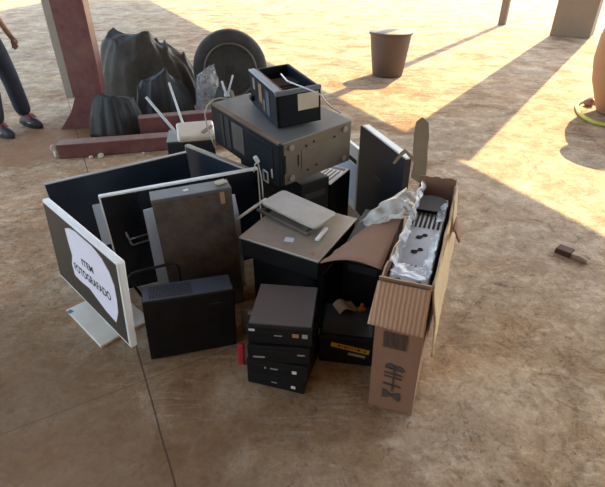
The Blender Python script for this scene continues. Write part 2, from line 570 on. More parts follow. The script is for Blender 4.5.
# ------------------------------------------------------------------ stack of small black desktop computers
def desktop(label, loc, rot, w, d, h, top, details):
    t = thing('desktop_computer', label, 'computer', loc, rot, 'black desktop computers in the front stack')
    MB().box((w - 0.004, d - 0.014, h - 0.006), (0, 0.007, h / 2), bev=0.003).build('case_body', 'black_metal', t)
    MB().box((w, 0.016, h - 0.003), (0, -d / 2 + 0.008, h / 2), bev=0.004).build('front_panel', 'black', t)
    if top:
        MB().box((w - 0.008, d - 0.022, 0.003), (0, 0.005, h - 0.002)).build('top_cover', 'pc_top', t)
    f = -d / 2
    for (nm, mm, x, z, ww, hh) in details:
        strip_front(t, nm, mm, x, z, ww, hh, f)
    # the drive slot and the row of ports every one of them has
    strip_front(t, 'drive_slot', 'void', -0.02, h * 0.72, w * 0.5, 0.006, f)
    for x in (-0.03, 0.0, 0.02):
        strip_front(t, 'port', 'void', x, h * 0.22, 0.012, 0.006, f)
    return t


desktop('black desktop computer with dusty grey cover on top of the front stack', (-0.070, 1.404, 0.2575), (0, 0, -6.6), 0.241, 0.263, 0.084, True,
        [('white_sticker', 'sticker', -0.103, 0.066, 0.022, 0.010), ('orange_sticker', 'orange_sticker', 0.060, 0.052, 0.024, 0.017),
         ('grey_sticker', 'grey_sticker', 0.094, 0.052, 0.020, 0.018), ('lettering', 'logo', -0.005, 0.046, 0.030, 0.005)])
desktop('black desktop computer second from the top of the front stack', (-0.079, 1.399, 0.172), (0, 0, -5.0), 0.236, 0.27, 0.084, False,
        [('lettering', 'logo', -0.075, 0.028, 0.045, 0.008), ('lettering', 'logo', 0.085, 0.048, 0.028, 0.006)])
desktop('black desktop computer third from the top, turned slightly, with a white sticker', (-0.073, 1.400, 0.0865), (0, 0, -11.7), 0.240, 0.27, 0.084, False,
        [('white_sticker', 'sticker', 0.070, 0.045, 0.018, 0.015), ('lettering', 'logo', -0.01, 0.048, 0.030, 0.006),
         ('power_button', 'grey_sticker', -0.045, 0.048, 0.007, 0.007)])
desktop('black desktop computer on the floor at the bottom of the front stack', (-0.071, 1.42, 0.001), (0, 0, -16.4), 0.241, 0.27, 0.084, False,
        [('white_sticker', 'sticker', 0.075, 0.030, 0.018, 0.014), ('lettering', 'logo', -0.005, 0.034, 0.024, 0.005)])

# ------------------------------------------------------------------ black mini tower in front
t = thing('computer_tower', 'black computer tower with perforated top painted with slate sheen standing at front left', 'computer', (-0.492, 1.545, 0.004), (-1.5, 2.7, 17.8))
W_, D_, H_ = 0.371, 0.122, 0.308
MB().box((W_, D_, H_ - 0.006), (0, 0, (H_ - 0.006) / 2), bev=0.006).build('case_body', 'black', t)
MB().box((W_ - 0.012, D_ - 0.012, 0.006), (0, 0, H_ - 0.004), bev=0.002).build('top_panel', 'tower_top', t)  # blue-grey sheen of the top is put into its colour
v = MB()
for i in range(30):
    for j in range(7):
        v.box((0.0035, 0.0075, 0.001), (-0.155 + i * 0.0058, -0.040 + j * 0.0125, H_ - 0.0008))
v.build('vent_holes', 'void', t)
strip_front(t, 'logo', 'charcoal', 0.10, 0.25, 0.05, 0.006, -D_ / 2)

# ------------------------------------------------------------------ all-in-one screen with the notice
A = thing('all_in_one_computer', 'white rimmed all-in-one screen with paper notice and cream foot plate', 'computer', (-0.927, 1.621, 0.148), (-3.3, 2.4, -43.7))
W_, D_, H_ = 0.669, 0.03, 0.416
MB().box((W_, D_, H_), (0, 0, H_ / 2), bev=0.006).build('housing', 'white', A)
MB().box((W_ - 0.024, 0.003, H_ - 0.030), (-0.003, -D_ / 2, H_ / 2 + 0.001)).build('screen', 'screen_brown', A)
MB().box((0.30, 0.05, 0.24), (0, 0.035, 0.20), bev=0.015).build('rear_bulge', 'white', A)
paper = [(-0.117, 0.364), (-0.065, 0.387), (0.0, 0.398), (0.051, 0.396), (0.135, 0.396), (0.21, 0.376), (0.257, 0.338), (0.282, 0.291), (0.284, 0.22),
         (0.276, 0.155), (0.24, 0.079), (0.16, 0.088), (0.07, 0.114), (0.022, 0.130), (-0.05, 0.121), (-0.117, 0.123), (-0.125, 0.18), (-0.099, 0.238), (-0.112, 0.30)]
pp = MB().prism(paper, 0.0015, (0, -0.0168, 0)).build('paper_notice', 'paper', A)


def text(body, parent, x, z, w, h, ang, y):
    cu = bpy.data.curves.new('lettering', 'FONT')
    cu.body = body
    cu.size = 0.1
    cu.offset = 0.0024
    o = bpy.data.objects.new('lettering_curve', cu)
    COL.objects.link(o)
    bpy.context.view_layer.update()
    dg = bpy.context.evaluated_depsgraph_get()
    me = bpy.data.meshes.new_from_object(o.evaluated_get(dg))
    bpy.data.objects.remove(o)
    xs = [q.co.x for q in me.vertices]
    ys = [q.co.y for q in me.vertices]
    sx, sy = w / (max(xs) - min(xs)), h / (max(ys) - min(ys))
    for q in me.vertices:
        q.co = Vector(((q.co.x - min(xs)) * sx, 0, (q.co.y - min(ys)) * sy))
    me.materials.clear()
    me.materials.append(M['ink'])
    o = bpy.data.objects.new('lettering', me)
    COL.objects.link(o)
    o.parent = parent
    o.location = (x, y, z)
    o.rotation_euler = (0, -ang, 0)
    return o


text('ITEM', pp, 0.000, 0.238, 0.105, 0.034, R(5), -0.0188)
text('FOTOGRAFADO', pp, -0.098, 0.162, 0.332, 0.042, R(3.5), -0.0188)
st = MB().box((0.36, 0.25, 0.016), (0, 0.005, 0.008), bev=0.004).build('foot_plate', 'cream', A)
inv = A.matrix_basis.inverted()
bpy.context.view_layer.update()


def world_child(o, parent, loc, rz=0.0):
    """place a child by world position and yaw under a tilted parent"""
    Wm = Matrix.Translation(Vector(loc)) @ Matrix.Rotation(rz, 4, 'Z')
    Pm = Matrix.LocRotScale(parent.location, parent.rotation_euler, None)
    L_ = Pm.inverted() @ Wm
    o.location = L_.to_translation()
    o.rotation_euler = L_.to_euler()


world_child(st, A, (-0.945, 1.725, 0.001), R(-43.7))
so = MB().box((0.026, 0.002, 0.022), (0, 0, 0)).build('blue_sticker', 'blue', st, loc=(-0.150, -0.112, 0.0168), rot=(PI / 2, 0, 0.3))
nk = MB().box((0.09, 0.016, 0.30), (0, 0, 0.15), bev=0.006).build('stand_neck', 'white', A)
world_child(nk, A, (-0.890, 1.70, 0.008), R(-43.7))


# ------------------------------------------------------------------ monitors standing behind
def monitor(label, loc, rot, w, d, h, body, scr, bez, name='monitor'):
    t = thing(name, label, 'monitor', loc, rot)
    MB().box((w, d, h), (0, 0, h / 2), bev=0.004).build('housing', body, t)
    MB().box((w - 2 * bez, 0.002, h - 2 * bez), (0, -d / 2, h / 2)).build('screen', scr, t)
    MB().box((w * 0.5, 0.03, h * 0.5), (0, d / 2 + 0.014, h * 0.5), bev=0.012).build('rear_cover', 'black', t)
    return t


MA = monitor('large dark screen with thin pale rim standing at back left', (-0.974, 2.358, 0.004), (-0.1, -1.6, 31.6), 0.752, 0.03, 0.516, 'steel', 'screen_blue', 0.004)
MB().box((0.12, 0.001, 0.26), (0, 0, 0), rot=(0, 0.02, 0)).build('paper_scrap', 'paper_blue', MA, loc=(-0.132, -0.018, 0.215))
MBn = monitor('large white rimmed black screen standing behind the rusty case', (-0.58, 2.101, 0.004), (-0.1, -1.0, 23.0), 0.776, 0.03, 0.548, 'white', 'screen', 0.008)
br = MB()
br.tube([(-0.309, -0.03, 0.350), (-0.296, -0.05, 0.285), (-0.285, -0.05, 0.28), (-0.20, -0.05, 0.292), (-0.20, -0.018, 0.292)], 0.006)
br.tube([(-0.30, -0.018, 0.318), (-0.30, -0.05, 0.315), (-0.21, -0.05, 0.325), (-0.205, -0.018, 0.325)], 0.005)
br.build('bracket', 'glint', MBn)['label'] = 'glossy black bracket'
MC = monitor('dark screen with beige top edge, angled between the white rimmed screen and big case', (-0.485, 2.465, 0.004), (0, 0, -42), 0.54, 0.03, 0.535, 'tan_edge', 'screen_blue', 0.010)

E_ = thing('monitor', 'dark grey monitor with white top edge standing beside the carton', 'monitor', (0.468, 2.548, 0.001), (1.3, 1.5, -71.1))
MB().box((0.529, 0.042, 0.594), (-0.012, 0.010, 0.297), bev=0.003).build('housing', 'charcoal', E_)
MB().box((0.527, 0.042, 0.010), (0, 0.010, 0.600), bev=0.002).build('top_edge', 'white', E_)['label'] = 'white top edge'
MB().box((0.545, 0.004, 0.597), (-0.012, -0.0125, 0.2985), bev=0.001).build('front_panel', 'charcoal', E_)
strip_front(E_, 'logo', 'black_dusty', -0.03, 0.36, 0.09, 0.014, -0.0145)
F_ = thing('monitor', 'monitor with pale blue reflection painted on its screen half hidden behind the dark grey one', 'monitor', (0.285, 3.06, 0.001), (0, 0, -71))
MB().box((0.50, 0.025, 0.44), (0, 0, 0.22), bev=0.004).build('housing', 'white', F_)
MB().box((0.47, 0.002, 0.26), (0.0, -0.0125, 0.19)).build('screen', 'paper_blue', F_)  # pale blue colour stands in for the reflection on the screen
MB().box((0.47, 0.003, 0.03), (0.0, -0.0125, 0.345)).build('dark_band', 'black', F_)

# ------------------------------------------------------------------ rusty case, board behind it
t = thing('rusty_case', 'tall flat rust-stained metal case standing behind the black tower', 'computer case', (-0.465, 1.825, 0.003), (-1.4, -1.5, 19.8))
MB().box((0.338, 0.099, 0.612), (0, 0, 0.306), bev=0.003).build('body', 'rusty', t)
MB().box((0.340, 0.101, 0.016), (0, 0, 0.620), bev=0.003).build('top_rim', 'rusty_top', t)
MB().box((0.02, 0.0015, 0.055), (0.126, -0.0502, 0.585)).build('orange_sticker', 'orange_sticker', t)
MB().box((0.022, 0.015, 0.001), (-0.02, 0.0, 0.6285), rot=(0, 0, 0.3)).build('white_sticker', 'sticker', t)
cs = MB().box((0.05, 0.03, 0.012), (0, 0, 0), bev=0.004).build('scrap_of_tape', 'cable', t, loc=(0.135, 0.01, 0.634), rot=(0.1, 0.05, 0.4))
MB().prism([(-0.225, 0), (0.205, 0), (0.205, 0.40), (0.190, 0.53), (0.0, 0.55), (-0.227, 0.518)], 0.004).build('paper_board', 'paper_blue', None, (-0.497, 1.916, 0.003), (R(-1), 0, R(19)))
tag(bpy.data.objects['paper_board'], 'pale blue sheet standing behind the rusty case', 'sheet')

# tubular stand behind the tower
lp = MB()
y0 = Vector((-0.715, 1.60, 0))
p = [(-0.665, 1.63, 0.004), (-0.690, 1.615, 0.18), (-0.728, 1.587, 0.325), (-0.730, 1.585, 0.338), (-0.722, 1.588, 0.352), (-0.70, 1.597, 0.360), (-0.56, 1.655, 0.366), (-0.545, 1.662, 0.360), (-0.54, 1.664, 0.345), (-0.54, 1.664, 0.004)]
lp.tube(p, 0.0065)
tag(lp.build('tubular_stand', 'black_metal'), 'thin black tubular frame standing behind the black tower', 'stand')

# ------------------------------------------------------------------ big case lying across the pile and what carries it
t = thing('computer_case', 'big dusty computer case lying on its side at the top of the pile', 'computer case', (-0.133, 2.608, 0.512), (4.5, -4.0, 37.4))
W_, D_, H_ = 0.479, 0.681, 0.239
MB().box((W_ - 0.03, D_, H_ - 0.004), (0.015, 0, H_ / 2 - 0.002), bev=0.003).build('chassis', 'case_side', t)
MB().box((W_ - 0.02, D_ + 0.004, 0.006), (0.010, 0, H_ - 0.002), bev=0.002).build('top_cover', 'case_top', t)
fp = MB().box((0.03, D_, H_), (-W_ / 2 + 0.015, 0, H_ / 2), bev=0.006).build('front_panel', 'case_front', t)
MB().box((0.026, D_ - 0.02, 0.003), (-W_ / 2 + 0.016, 0, H_ + 0.001)).build('rust_strip', 'rust_strip', t)
for (y, z, w, h) in ((0.22, 0.12, 0.03, 0.19), (0.16, 0.12, 0.05, 0.19), (0.05, 0.13, 0.12, 0.16)):
    MB().box((0.004, w, h), (-W_ / 2 - 0.001, y, z), bev=0.0015).build('drive_bay', 'charcoal' if w < .1 else 'black_dusty', fp)
MB().box((0.003, 0.24, 0.15), (-W_ / 2 - 0.001, -0.17, 0.135), bev=0.001).build('bay_cover', 'case_front', fp)
MB().box((0.004, 0.012, 0.05), (-W_ / 2 - 0.002, -0.275, 0.055)).build('drive_label', 'cable', fp)
for (x, z) in ((-0.165, 0.205), (0.19, 0.205), (0.19, 0.035), (-0.165, 0.035)):
    MB().cyl(0.016, 0.010, (x, -D_ / 2 - 0.005, z), (PI / 2, 0, 0)).cyl(0.006, 0.004, (x, -D_ / 2 - 0.011, z), (PI / 2, 0, 0)).build('foot', 'grey_steel', t)
MB().box((0.26, 0.003, 0.11), (0.03, -D_ / 2 - 0.001, 0.115), bev=0.001).build('base_plate', 'case_side', t)
for (x, z) in ((-0.07, 0.185), (-0.02, 0.195), (0.0, 0.055), (-0.06, 0.045), (0.12, 0.18)):
    MB().cyl(0.006, 0.003, (x, -D_ / 2 - 0.0025, z), (PI / 2, 0, 0), 12).build('screw', 'void', t)
MB().box((0.012, 0.003, 0.10), (-0.205, -D_ / 2 - 0.001, 0.12)).build('slot', 'void', t)
MB().box((0.006, 0.003, 0.06), (-0.12, -D_ / 2 - 0.0012, 0.12)).build('slot', 'void', t)
lt = MB()
lt.box((0.006, 0.045, 0.006), (0, 0, 0.03)).box((0.006, 0.045, 0.006), (0, 0, -0.03)).box((0.006, 0.006, 0.066), (0, 0.02, 0)).box((0.006, 0.006, 0.066), (0, -0.02, 0))
lt.build('latch', 'antenna', fp, loc=(-W_ / 2 - 0.02, -0.24, 0.03))['label'] = 'small white square latch'

t = thing('computer_tower', 'black slim tower with white slotted top under the right of big case', 'computer', (0.168, 2.595, 0.001), (0, 0, -30.2))
G_ = t
MB().box((0.139, 0.267, 0.364), (0, 0, 0.182), bev=0.003).build('case_body', 'black', t)
tp = MB().box((0.132, 0.258, 0.006), (0, 0, 0.366), bev=0.002).build('top_panel', 'white', t)
sl = MB()
for k in range(4):
    sl.box((0.010, 0.17, 0.002), (-0.045 + k * 0.026, -0.02, 0.3695))
sl.box((0.10, 0.035, 0.002), (0, 0.10, 0.3695))
sl.build('top_slots', 'charcoal', tp)

for (nm, lb, x, y, rz, dx, dy, h) in (
        ('computer_tower', 'black tower standing in shadow under the near end of big case', -0.05, 2.47, 37, 0.19, 0.40, 0.455),
        ('computer_tower', 'black tower in shadow under the far left end of big case', -0.235, 2.79, 37, 0.19, 0.30, 0.498)):
    t = thing(nm, lb, 'computer', (x, y, 0.001), (0, 0, rz))
    MB().box((dx, dy - 0.012, h), (0, 0.006, h / 2), bev=0.003).build('case_body', 'black_metal', t)
    MB().box((dx + 0.002, 0.014, h), (0, -dy / 2 + 0.007, h / 2), bev=0.004).build('front_panel', 'black', t)
    strip_front(t, 'drive_slot', 'charcoal', 0, h * 0.82, dx * 0.75, 0.035, -dy / 2)

t = thing('computer_tower', 'black tower in shadow under the carton flap, behind the boxy unit', 'computer', (0.325, 1.835, 0.001), (0, 0, -21))
MB().box((0.172, 0.348, 0.43), (0, 0.006, 0.215), bev=0.004).build('case_body', 'black_metal', t)
MB().box((0.174, 0.014, 0.43), (0, -0.173, 0.215), bev=0.004).build('front_panel', 'black', t)
strip_front(t, 'drive_slot', 'charcoal', 0, 0.37, 0.13, 0.035, -0.18)
strip_front(t, 'drive_slot', 'charcoal', 0, 0.32, 0.13, 0.035, -0.18)

# device on top
t = thing('open_device', 'dark blue box with open top and cream label sitting on the big case', 'electronic device', (-0.098, 2.565, 0.760), (4.6, -3.9, 23.7))
W_, D_, H_ = 0.242, 0.42, 0.182
b = MB()
b.box((W_, D_, 0.012), (0, 0, 0.006), bev=0.003)
b.box((W_, 0.018, H_), (0, -D_ / 2 + 0.009, H_ / 2), bev=0.005)
b.box((W_, 0.018, H_), (0, D_ / 2 - 0.009, H_ / 2), bev=0.005)
b.box((0.018, D_, H_), (-W_ / 2 + 0.009, 0, H_ / 2), bev=0.005)
b.box((0.018, D_, H_), (W_ / 2 - 0.009, 0, H_ / 2), bev=0.005)
b.build('shell', 'case_front', t)
MB().box((W_ + 0.006, 0.022, 0.022), (0, -D_ / 2 + 0.009, H_ - 0.006), bev=0.004).build('front_rim', 'blue_slate', t)
MB().box((0.036, D_ - 0.02, 0.010), (-W_ / 2 + 0.014, 0, H_ + 0.003), bev=0.003).build('silver_bar', 'silver', t)
MB().box((0.010, D_ - 0.03, 0.008), (-W_ / 2 + 0.042, 0, H_ + 0.000), bev=0.002).build('rust_bar', 'rust_strip', t)
MB().box((W_ - 0.05, 0.13, 0.05), (0.015, 0.09, 0.105), bev=0.006).build('inner_mechanism', 'black_dusty', t)
MB().cyl(0.018, W_ - 0.07, (0.015, -0.03, 0.12), (0, PI / 2, 0)).build('roller', 'charcoal', t)
MB().box((0.115, 0.0015, 0.085), (0.050, -D_ / 2 - 0.0005, 0.118)).build('label', 'cream_label', t)['label'] = 'cream paper label'
for (y, z, w, h, mm) in ((0.03, 0.11, 0.05, 0.10, 'rust_strip'), (0.13, 0.13, 0.03, 0.06, 'steel'), (-0.08, 0.09, 0.05, 0.13, 'tower_top'), (-0.02, 0.06, 0.03, 0.06, 'case_side')):
    MB().box((0.003, w, h), (-W_ / 2 - 0.001, y, z), bev=0.001).build('side_panel', mm, t)
MB().box((0.02, 0.04, 0.03), (-W_ / 2 - 0.008, 0.17, 0.04), bev=0.006).build('side_knob', 'black', t)
cb = MB()
cp = [(281, 74, 0.945), (287, 81, 0.955), (300, 86, 0.957), (313, 91, 0.957), (321, 95, 0.94), (325, 101, 0.87), (331, 107, 0.80), (341, 113, 0.787)]
cb.tube([at(*q) for q in cp], 0.004, 8)
tag(cb.build('grey_cable', 'antenna'), 'thin pale cable draped over the open dark blue box', 'cable')

# ------------------------------------------------------------------ router with antennas, cable, little antenna
t = thing('equipment_box', 'dark box behind the screens that carries the white router', 'box', (-0.735, 2.985, 0.001), (0, 0, 10))
MB().box((0.30, 0.25, 0.47), (0, 0, 0.235), bev=0.006).build('body', 'charcoal', t)
MB().box((0.302, 0.252, 0.012), (0, 0, 0.474), bev=0.003).build('lid', 'black_dusty', t)
t = thing('router', 'white wireless router with two long pale antennas on a dark box', 'router', (-0.69, 2.94, 0.482), (14, 0, 15))
MB().box((0.24, 0.19, 0.042), (0, 0, 0.042), bev=0.019, seg=5).build('body', 'cream', t)
MB().box((0.10, 0.02, 0.02), (0.07, -0.03, 0.066), rot=(0, 0, 0.8), bev=0.004).build('clip', 'grey_steel', t)


def antenna(parent, a, b, r):
    Pm = Matrix.LocRotScale(parent.location, parent.rotation_euler, None).inverted()
    q = MB()
    a, b = Pm @ Vector(a), Pm @ Vector(b)
    d = b - a
    q.tube([a, a + d * 0.12, a + d * 0.14, b], r, 10, taper=r * 0.75)
    return q.build('antenna', 'antenna', parent)


antenna(t, (-0.795, 2.905, 0.50), at(146, 97, 0.74), 0.011)
antenna(t, (-0.775, 3.01, 0.50), at(169, 83, 0.75), 0.010)
t = thing('forked_antenna', 'short pale forked antenna standing on the far corner of big case', 'antenna', (-0.445, 2.785, 0.783))
MB().cyl(0.016, 0.012, (0, 0, 0.006)).build('base', 'antenna', t)
antenna(t, (-0.447, 2.783, 0.79), (-0.470, 2.80, 0.865), 0.008)
antenna(t, (-0.440, 2.783, 0.79), (-0.405, 2.82, 0.895), 0.007)
cb = MB()
cp = [(228, 99, 0.775), (220, 98, 0.782), (213, 100, 0.775), (207, 106, 0.74), (205, 115, 0.68), (207, 126, 0.60), (211, 137, 0.55), (215, 148, 0.49)]
cb.tube([at(*q) for q in cp], 0.0045, 8)
tag(cb.build('beige_cable', 'cable'), 'beige cable looping down beside the far corner of big case', 'cable')

# ------------------------------------------------------------------ beige desktop, its support, the plate and the rods on it
t = thing('flat_desktop', 'flat beige topped desktop computer lying in the middle of the pile', 'computer', (-0.012, 1.853, 0.331), (0.2, 1.1, -28.0))
W_, D_, H_ = 0.394, 0.411, 0.101
MB().box((W_ - 0.012, D_ - 0.012, H_ - 0.010), (0, 0, (H_ - 0.010) / 2), bev=0.003).build('case_body', 'black', t)
MB().box((W_, D_, 0.012), (0, 0, H_ - 0.006), bev=0.003).build('top_cover', 'beige_metal', t)
MB().box((0.018, 0.018, 0.004), (0.15, -0.165, H_ + 0.001), bev=0.001).build('orange_sticker', 'orange_sticker', t)
MB().box((0.04, 0.035, 0.0015), (0.01, -0.12, H_ + 0.0006), rot=(0, 0, 0.3)).build('blue_patch', 'paper_blue', t)  # small pale blue patch on the cover
FD = t
t = thing('computer_tower', 'black tower standing in shadow under the flat beige topped desktop', 'computer', (-0.02, 1.85, 0.001), (0, 0, -28))
MB().box((0.37, 0.26, 0.318), (0.012, 0, 0.159), bev=0.004).build('case_body', 'black_metal', t)
MB().box((0.32, 0.008, 0.30), (0, -0.133, 0.16), bev=0.003).build('side_cover', 'black', t)
t = thing('rounded_panel', 'pale grey rounded plate lying tilted on the flat beige topped desktop', 'panel', (-0.020, 1.945, 0.4475), (4.0, 1.5, -42))
b = MB()
b.box((0.345, 0.158, 0.012), (0, 0, 0.032), bev=0.0)
es = [e for e in b.bm.edges if abs(e.verts[0].co.z - e.verts[1].co.z) > 0.01]
bmesh.ops.bevel(b.bm, geom=es, offset=0.022, segments=5, affect='EDGES', profile=0.5)
b.build('plate', 'grey_plate', t)
b = MB()
b.box((0.33, 0.016, 0.014), (-0.012, -0.098, 0.004), bev=0.003)
b.box((0.012, 0.06, 0.012), (-0.15, -0.075, 0.006), bev=0.002)
b.box((0.012, 0.06, 0.012), (0.13, -0.075, 0.006), bev=0.002)
b.box((0.010, 0.12, 0.012), (-0.15, -0.005, 0.008), bev=0.002)
b.box((0.29, 0.008, 0.012), (0, 0.04, 0.008), bev=0.002)
b.box((0.27, 0.11, 0.010), (0, 0, 0.014), bev=0.002)
b.build('under_frame', 'case_side', t)
rod = MB().box((0.019, 0.115, 0.012), (0, 0, 0), bev=0.004).build('white_rod', 'white', None)
a, b_ = at(313.5, 244, 0.447), at(329.5, 224.5, 0.447)
dd = b_ - a
rod.location = (a + b_) / 2
rod.rotation_euler = (0, 0, math.atan2(dd.y, dd.x) - PI / 2)
tag(rod, 'small white rod lying on the beige desktop in front of the rounded plate', 'rod')
a, b_ = Vector((-0.330, 1.935, 0.435)), at(263, 200, 0.468)
b_ = at(266, 199, 0.462)
a = at(236.5, 219.5, 0.425)
tag(MB().tube([a, a.lerp(b_, .5), b_], 0.0075, 8).build('white_strip', 'white'), 'long thin white strip leaning between black screen and rounded plate', 'strip')
cb = MB()
pw = at(256, 158, 0.63)
cb.tube([at(254, 172, 0.60), at(255, 164, 0.625), at(258, 163, 0.622), at(261, 175, 0.56), at(262.5, 188, 0.50), at(263, 198, 0.45)], 0.003, 8)
pl = thing('cable_with_plug', 'thin cable with a small shiny white plug beside the big case', 'cable')
cb.build('cord', 'cable', pl)
q = MB()
q.box((0.022, 0.018, 0.040), (0, 0, 0), rot=(0.2, -0.4, 0), bev=0.007, seg=3)
q.build('plug', 'sticker', pl, loc=at(256.5, 159.5, 0.635))

# ------------------------------------------------------------------ black power supply unit with the yellow sticker
t = thing('power_supply_unit', 'black boxy unit with yellow warning sticker on floor beside the carton', 'electronic device', (0.200, 1.532, 0.001), (0, 0, -9.4))
W_, D_, H_ = 0.229, 0.22, 0.15
MB().box((W_, D_, H_), (0, 0, H_ / 2), bev=0.006).build('case_body', 'black', t)
MB().box((W_ - 0.02, D_ - 0.03, 0.004), (0, 0.004, H_), bev=0.0015).build('top_cover', 'black_dusty', t)
ys = MB().box((0.163, 0.0015, 0.024), (0, 0, 0), rot=(0, 0.16, 0)).build('yellow_sticker', 'yellow', t, loc=(0.017, -D_ / 2 - 0.0005, 0.094))
lw = MB()
for k in range(9):
    lw.box(((0.010, 0.006, 0.013, 0.005)[k % 4], 0.001, (0.010, 0.006, 0.008)[k % 3]), (-0.045 + k * 0.0135, -0.001, 0.0096 - k * 0.0024), rot=(0, 0.16, 0))
lw.build('dark_lettering', 'ink', ys)
MB().box((0.073, 0.0015, 0.013), (0, 0, 0), rot=(0, 0.14, 0)).build('white_label', 'grey_sticker', t, loc=(0.046, -D_ / 2 - 0.0005, 0.058))
strip_front(t, 'front_groove', 'void', 0, 0.125, 0.21, 0.003, -D_ / 2)
sp = MB()
sp.sheet(lambda u, v: Vector(((u - .5) * 0.10, (v - .5) * 0.06, 0.018 * math.sin(u * 5) + 0.012 * v + 0.02)), 10, 6, 0.003)
tag(sp.build('cardboard_scrap', 'card_edge', None, (0.190, 1.60, 0.150), (0, 0, 0.5)), 'torn pale cardboard scrap on the black unit with yellow sticker', 'scrap')
tag(MB().box((0.035, 0.022, 0.02), (0, 0, 0.01), bev=0.005).cyl(0.008, 0.02, (0.0, 0, 0.028)).build('orange_cap', 'orange', None, (0.262, 1.592, 0.1545), (0, 0, 0.4)),
    'small orange cap on the black unit beside the carton flap', 'cap')
tag(MB().box((0.028, 0.018, 0.112), (0, 0, 0.056), bev=0.006).cyl(0.004, 0.02, (0.004, 0, 0.02), (PI / 2, 0, 0), 10).build('red_case', 'red', None, (-0.262, 1.425, 0.001), (R(-3), R(2), R(-8))),
    'narrow red plastic piece standing between black tower and computer stack', 'plastic piece')
t = thing('power_adapter', 'grey power adapter standing behind the left of the computer stack', 'adapter', (-0.24, 1.63, 0.001), (0, 0, -5))
MB().box((0.07, 0.05, 0.15), (0, 0, 0.075), bev=0.006).build('body', 'case_top', t)
MB().box((0.03, 0.001, 0.02), (0.012, -0.0255, 0.13)).build('white_label', 'sticker', t)

# ------------------------------------------------------------------ carton
C = thing('carton', 'tall open torn cardboard carton holding a silver machine at right', 'box', (0.487, 1.587, 0.001), (0, -1.0, -20.7))
CW, CD, CH = 0.167, 0.854, 0.612


def wall(name, length, axis, pos, jag, h=CH, seed=0, bulge=0.0):
    b = MB()
    th = 0.006
    n = 40
    rows = 12
    P = []
    for s in (-th / 2, th / 2):
        g = []
        for i in range(n + 1):
            u = i / n
            top = h + jag * (noise.noise(Vector((u * 9, seed, 0.3))) + 0.5 * noise.noise(Vector((u * 31, seed, 1.3)))) - jag * 0.6
            col = []
            for k in range(rows + 1):
                w = k / rows
                off = s + bulge * math.sin(PI * u) * w * w + 0.004 * noise.noise(Vector((u * 4, w * 3, seed + 5))) * w
                xx = (u - .5) * length
                col.append(b.bm.verts.new((xx, off, top * w) if axis == 'x' else (off, xx, top * w)))
            g.append(col)
        P.append(g)
    F = []
    for g in P:
        for i in range(n):
            for k in range(rows):
                F.append(b.bm.faces.new((g[i][k], g[i + 1][k], g[i + 1][k + 1], g[i][k + 1])))
    for i in range(n):
        f = b.bm.faces.new((P[0][i][rows], P[0][i + 1][rows], P[1][i + 1][rows], P[1][i][rows]))
        f.material_index = 1
        b.bm.faces.new((P[0][i][0], P[0][i + 1][0], P[1][i + 1][0], P[1][i][0]))
    for i in (0, n):
        for k in range(rows):
            b.bm.faces.new((P[0][i][k], P[0][i][k + 1], P[1][i][k + 1], P[1][i][k])).material_index = 1
    return b.build(name, ['card', 'card_edge'], C, loc=pos, smooth=False)


fw = wall('front_wall', CW, 'x', (0, -CD / 2 + 0.003, 0), 0.0, seed=1)
wall('back_wall', CW, 'x', (0, CD / 2 - 0.003, 0), 0.006, h=CH + 0.01, seed=2)
wall('left_wall', CD - 0.014, 'y', (-CW / 2 + 0.003, 0, 0), 0.035, seed=3, bulge=0.012)
wall('right_wall', CD - 0.014, 'y', (CW / 2 - 0.003, 0, 0), 0.035, seed=4, bulge=0.018)
MB().box((CW - 0.014, CD - 0.014, 0.006), (0, 0, 0.004)).build('bottom', 'card', C)
# front flap folded down outside
fl = MB()
fl.sheet(lambda u, v: Vector(((u - .5) * (CW + 0.002 + 0.012 * v) - 0.006 * v, -0.012 - 0.062 * v * (1 + .15 * math.sin(3 * u)), -0.004 - 0.135 * v + 0.006 * math.sin(u * 4) * v)), 14, 12, 0.005)
fl.build('front_flap', 'card_flute', C, loc=(0, -CD / 2, CH - 0.004))
# left flap folded out over the pile
Pm = Matrix.LocRotScale(C.location, C.rotation_euler, None).inverted()
h0, h1 = Vector((-CW / 2 - 0.010, -0.34, CH - 0.03)), Vector((-CW / 2 - 0.010, 0.26, CH - 0.015))
o0, o1 = Pm @ at(320, 262.5, 0.452), Pm @ at(374, 221.5, 0.50)
fl = MB()


def lf(u, v):
    e = 0.012 * noise.noise(Vector((v * 9, 2, 0))) * u
    return h0.lerp(h1, v).lerp(o0.lerp(o1, v), u) + Vector((e, 0, 0.028 * math.sin(PI * u)))


fl.sheet(lf, 12, 20, 0.005)
fl.build('left_flap', 'card', C)
# torn strip standing up at the back corner
fl = MB()
fl.prism([(-0.125, 0.60), (-0.118, 0.68), (-0.128, 0.72), (-0.132, 0.80), (-0.128, 0.865), (-0.104, 0.888), (-0.074, 0.866), (-0.064, 0.80),
          (-0.064, 0.74), (-0.058, 0.69), (-0.056, 0.62), (-0.058, 0.58), (-0.08, 0.575)], 0.006, (0, CD / 2 + 0.004, 0))
fl.prism([(-0.12, 0.70), (-0.165, 0.735), (-0.185, 0.715), (-0.215, 0.66), (-0.205, 0.655), (-0.175, 0.70), (-0.16, 0.715), (-0.12, 0.675)], 0.005, (0, CD / 2 + 0.004, 0))
fl.build('torn_back_flap', 'card_green', C)
# long right flap folded down outside
fl = MB()
fl.sheet(lambda u, v: Vector((0.004 + 0.020 * math.sin(PI * .5 * u) + 0.010 * u + 0.006 * noise.noise(Vector((v * 6, u * 3, 2))), (v - .5) * 0.80,
                              0.004 - (0.30 + 0.05 * noise.noise(Vector((v * 7, 4, 1)))) * u + 0.004 * noise.noise(Vector((v * 20, 1, 1))))), 12, 40, 0.006)
fl.build('right_flap', 'card_edge', C, loc=(CW / 2 + 0.004, -0.01, CH - 0.012))
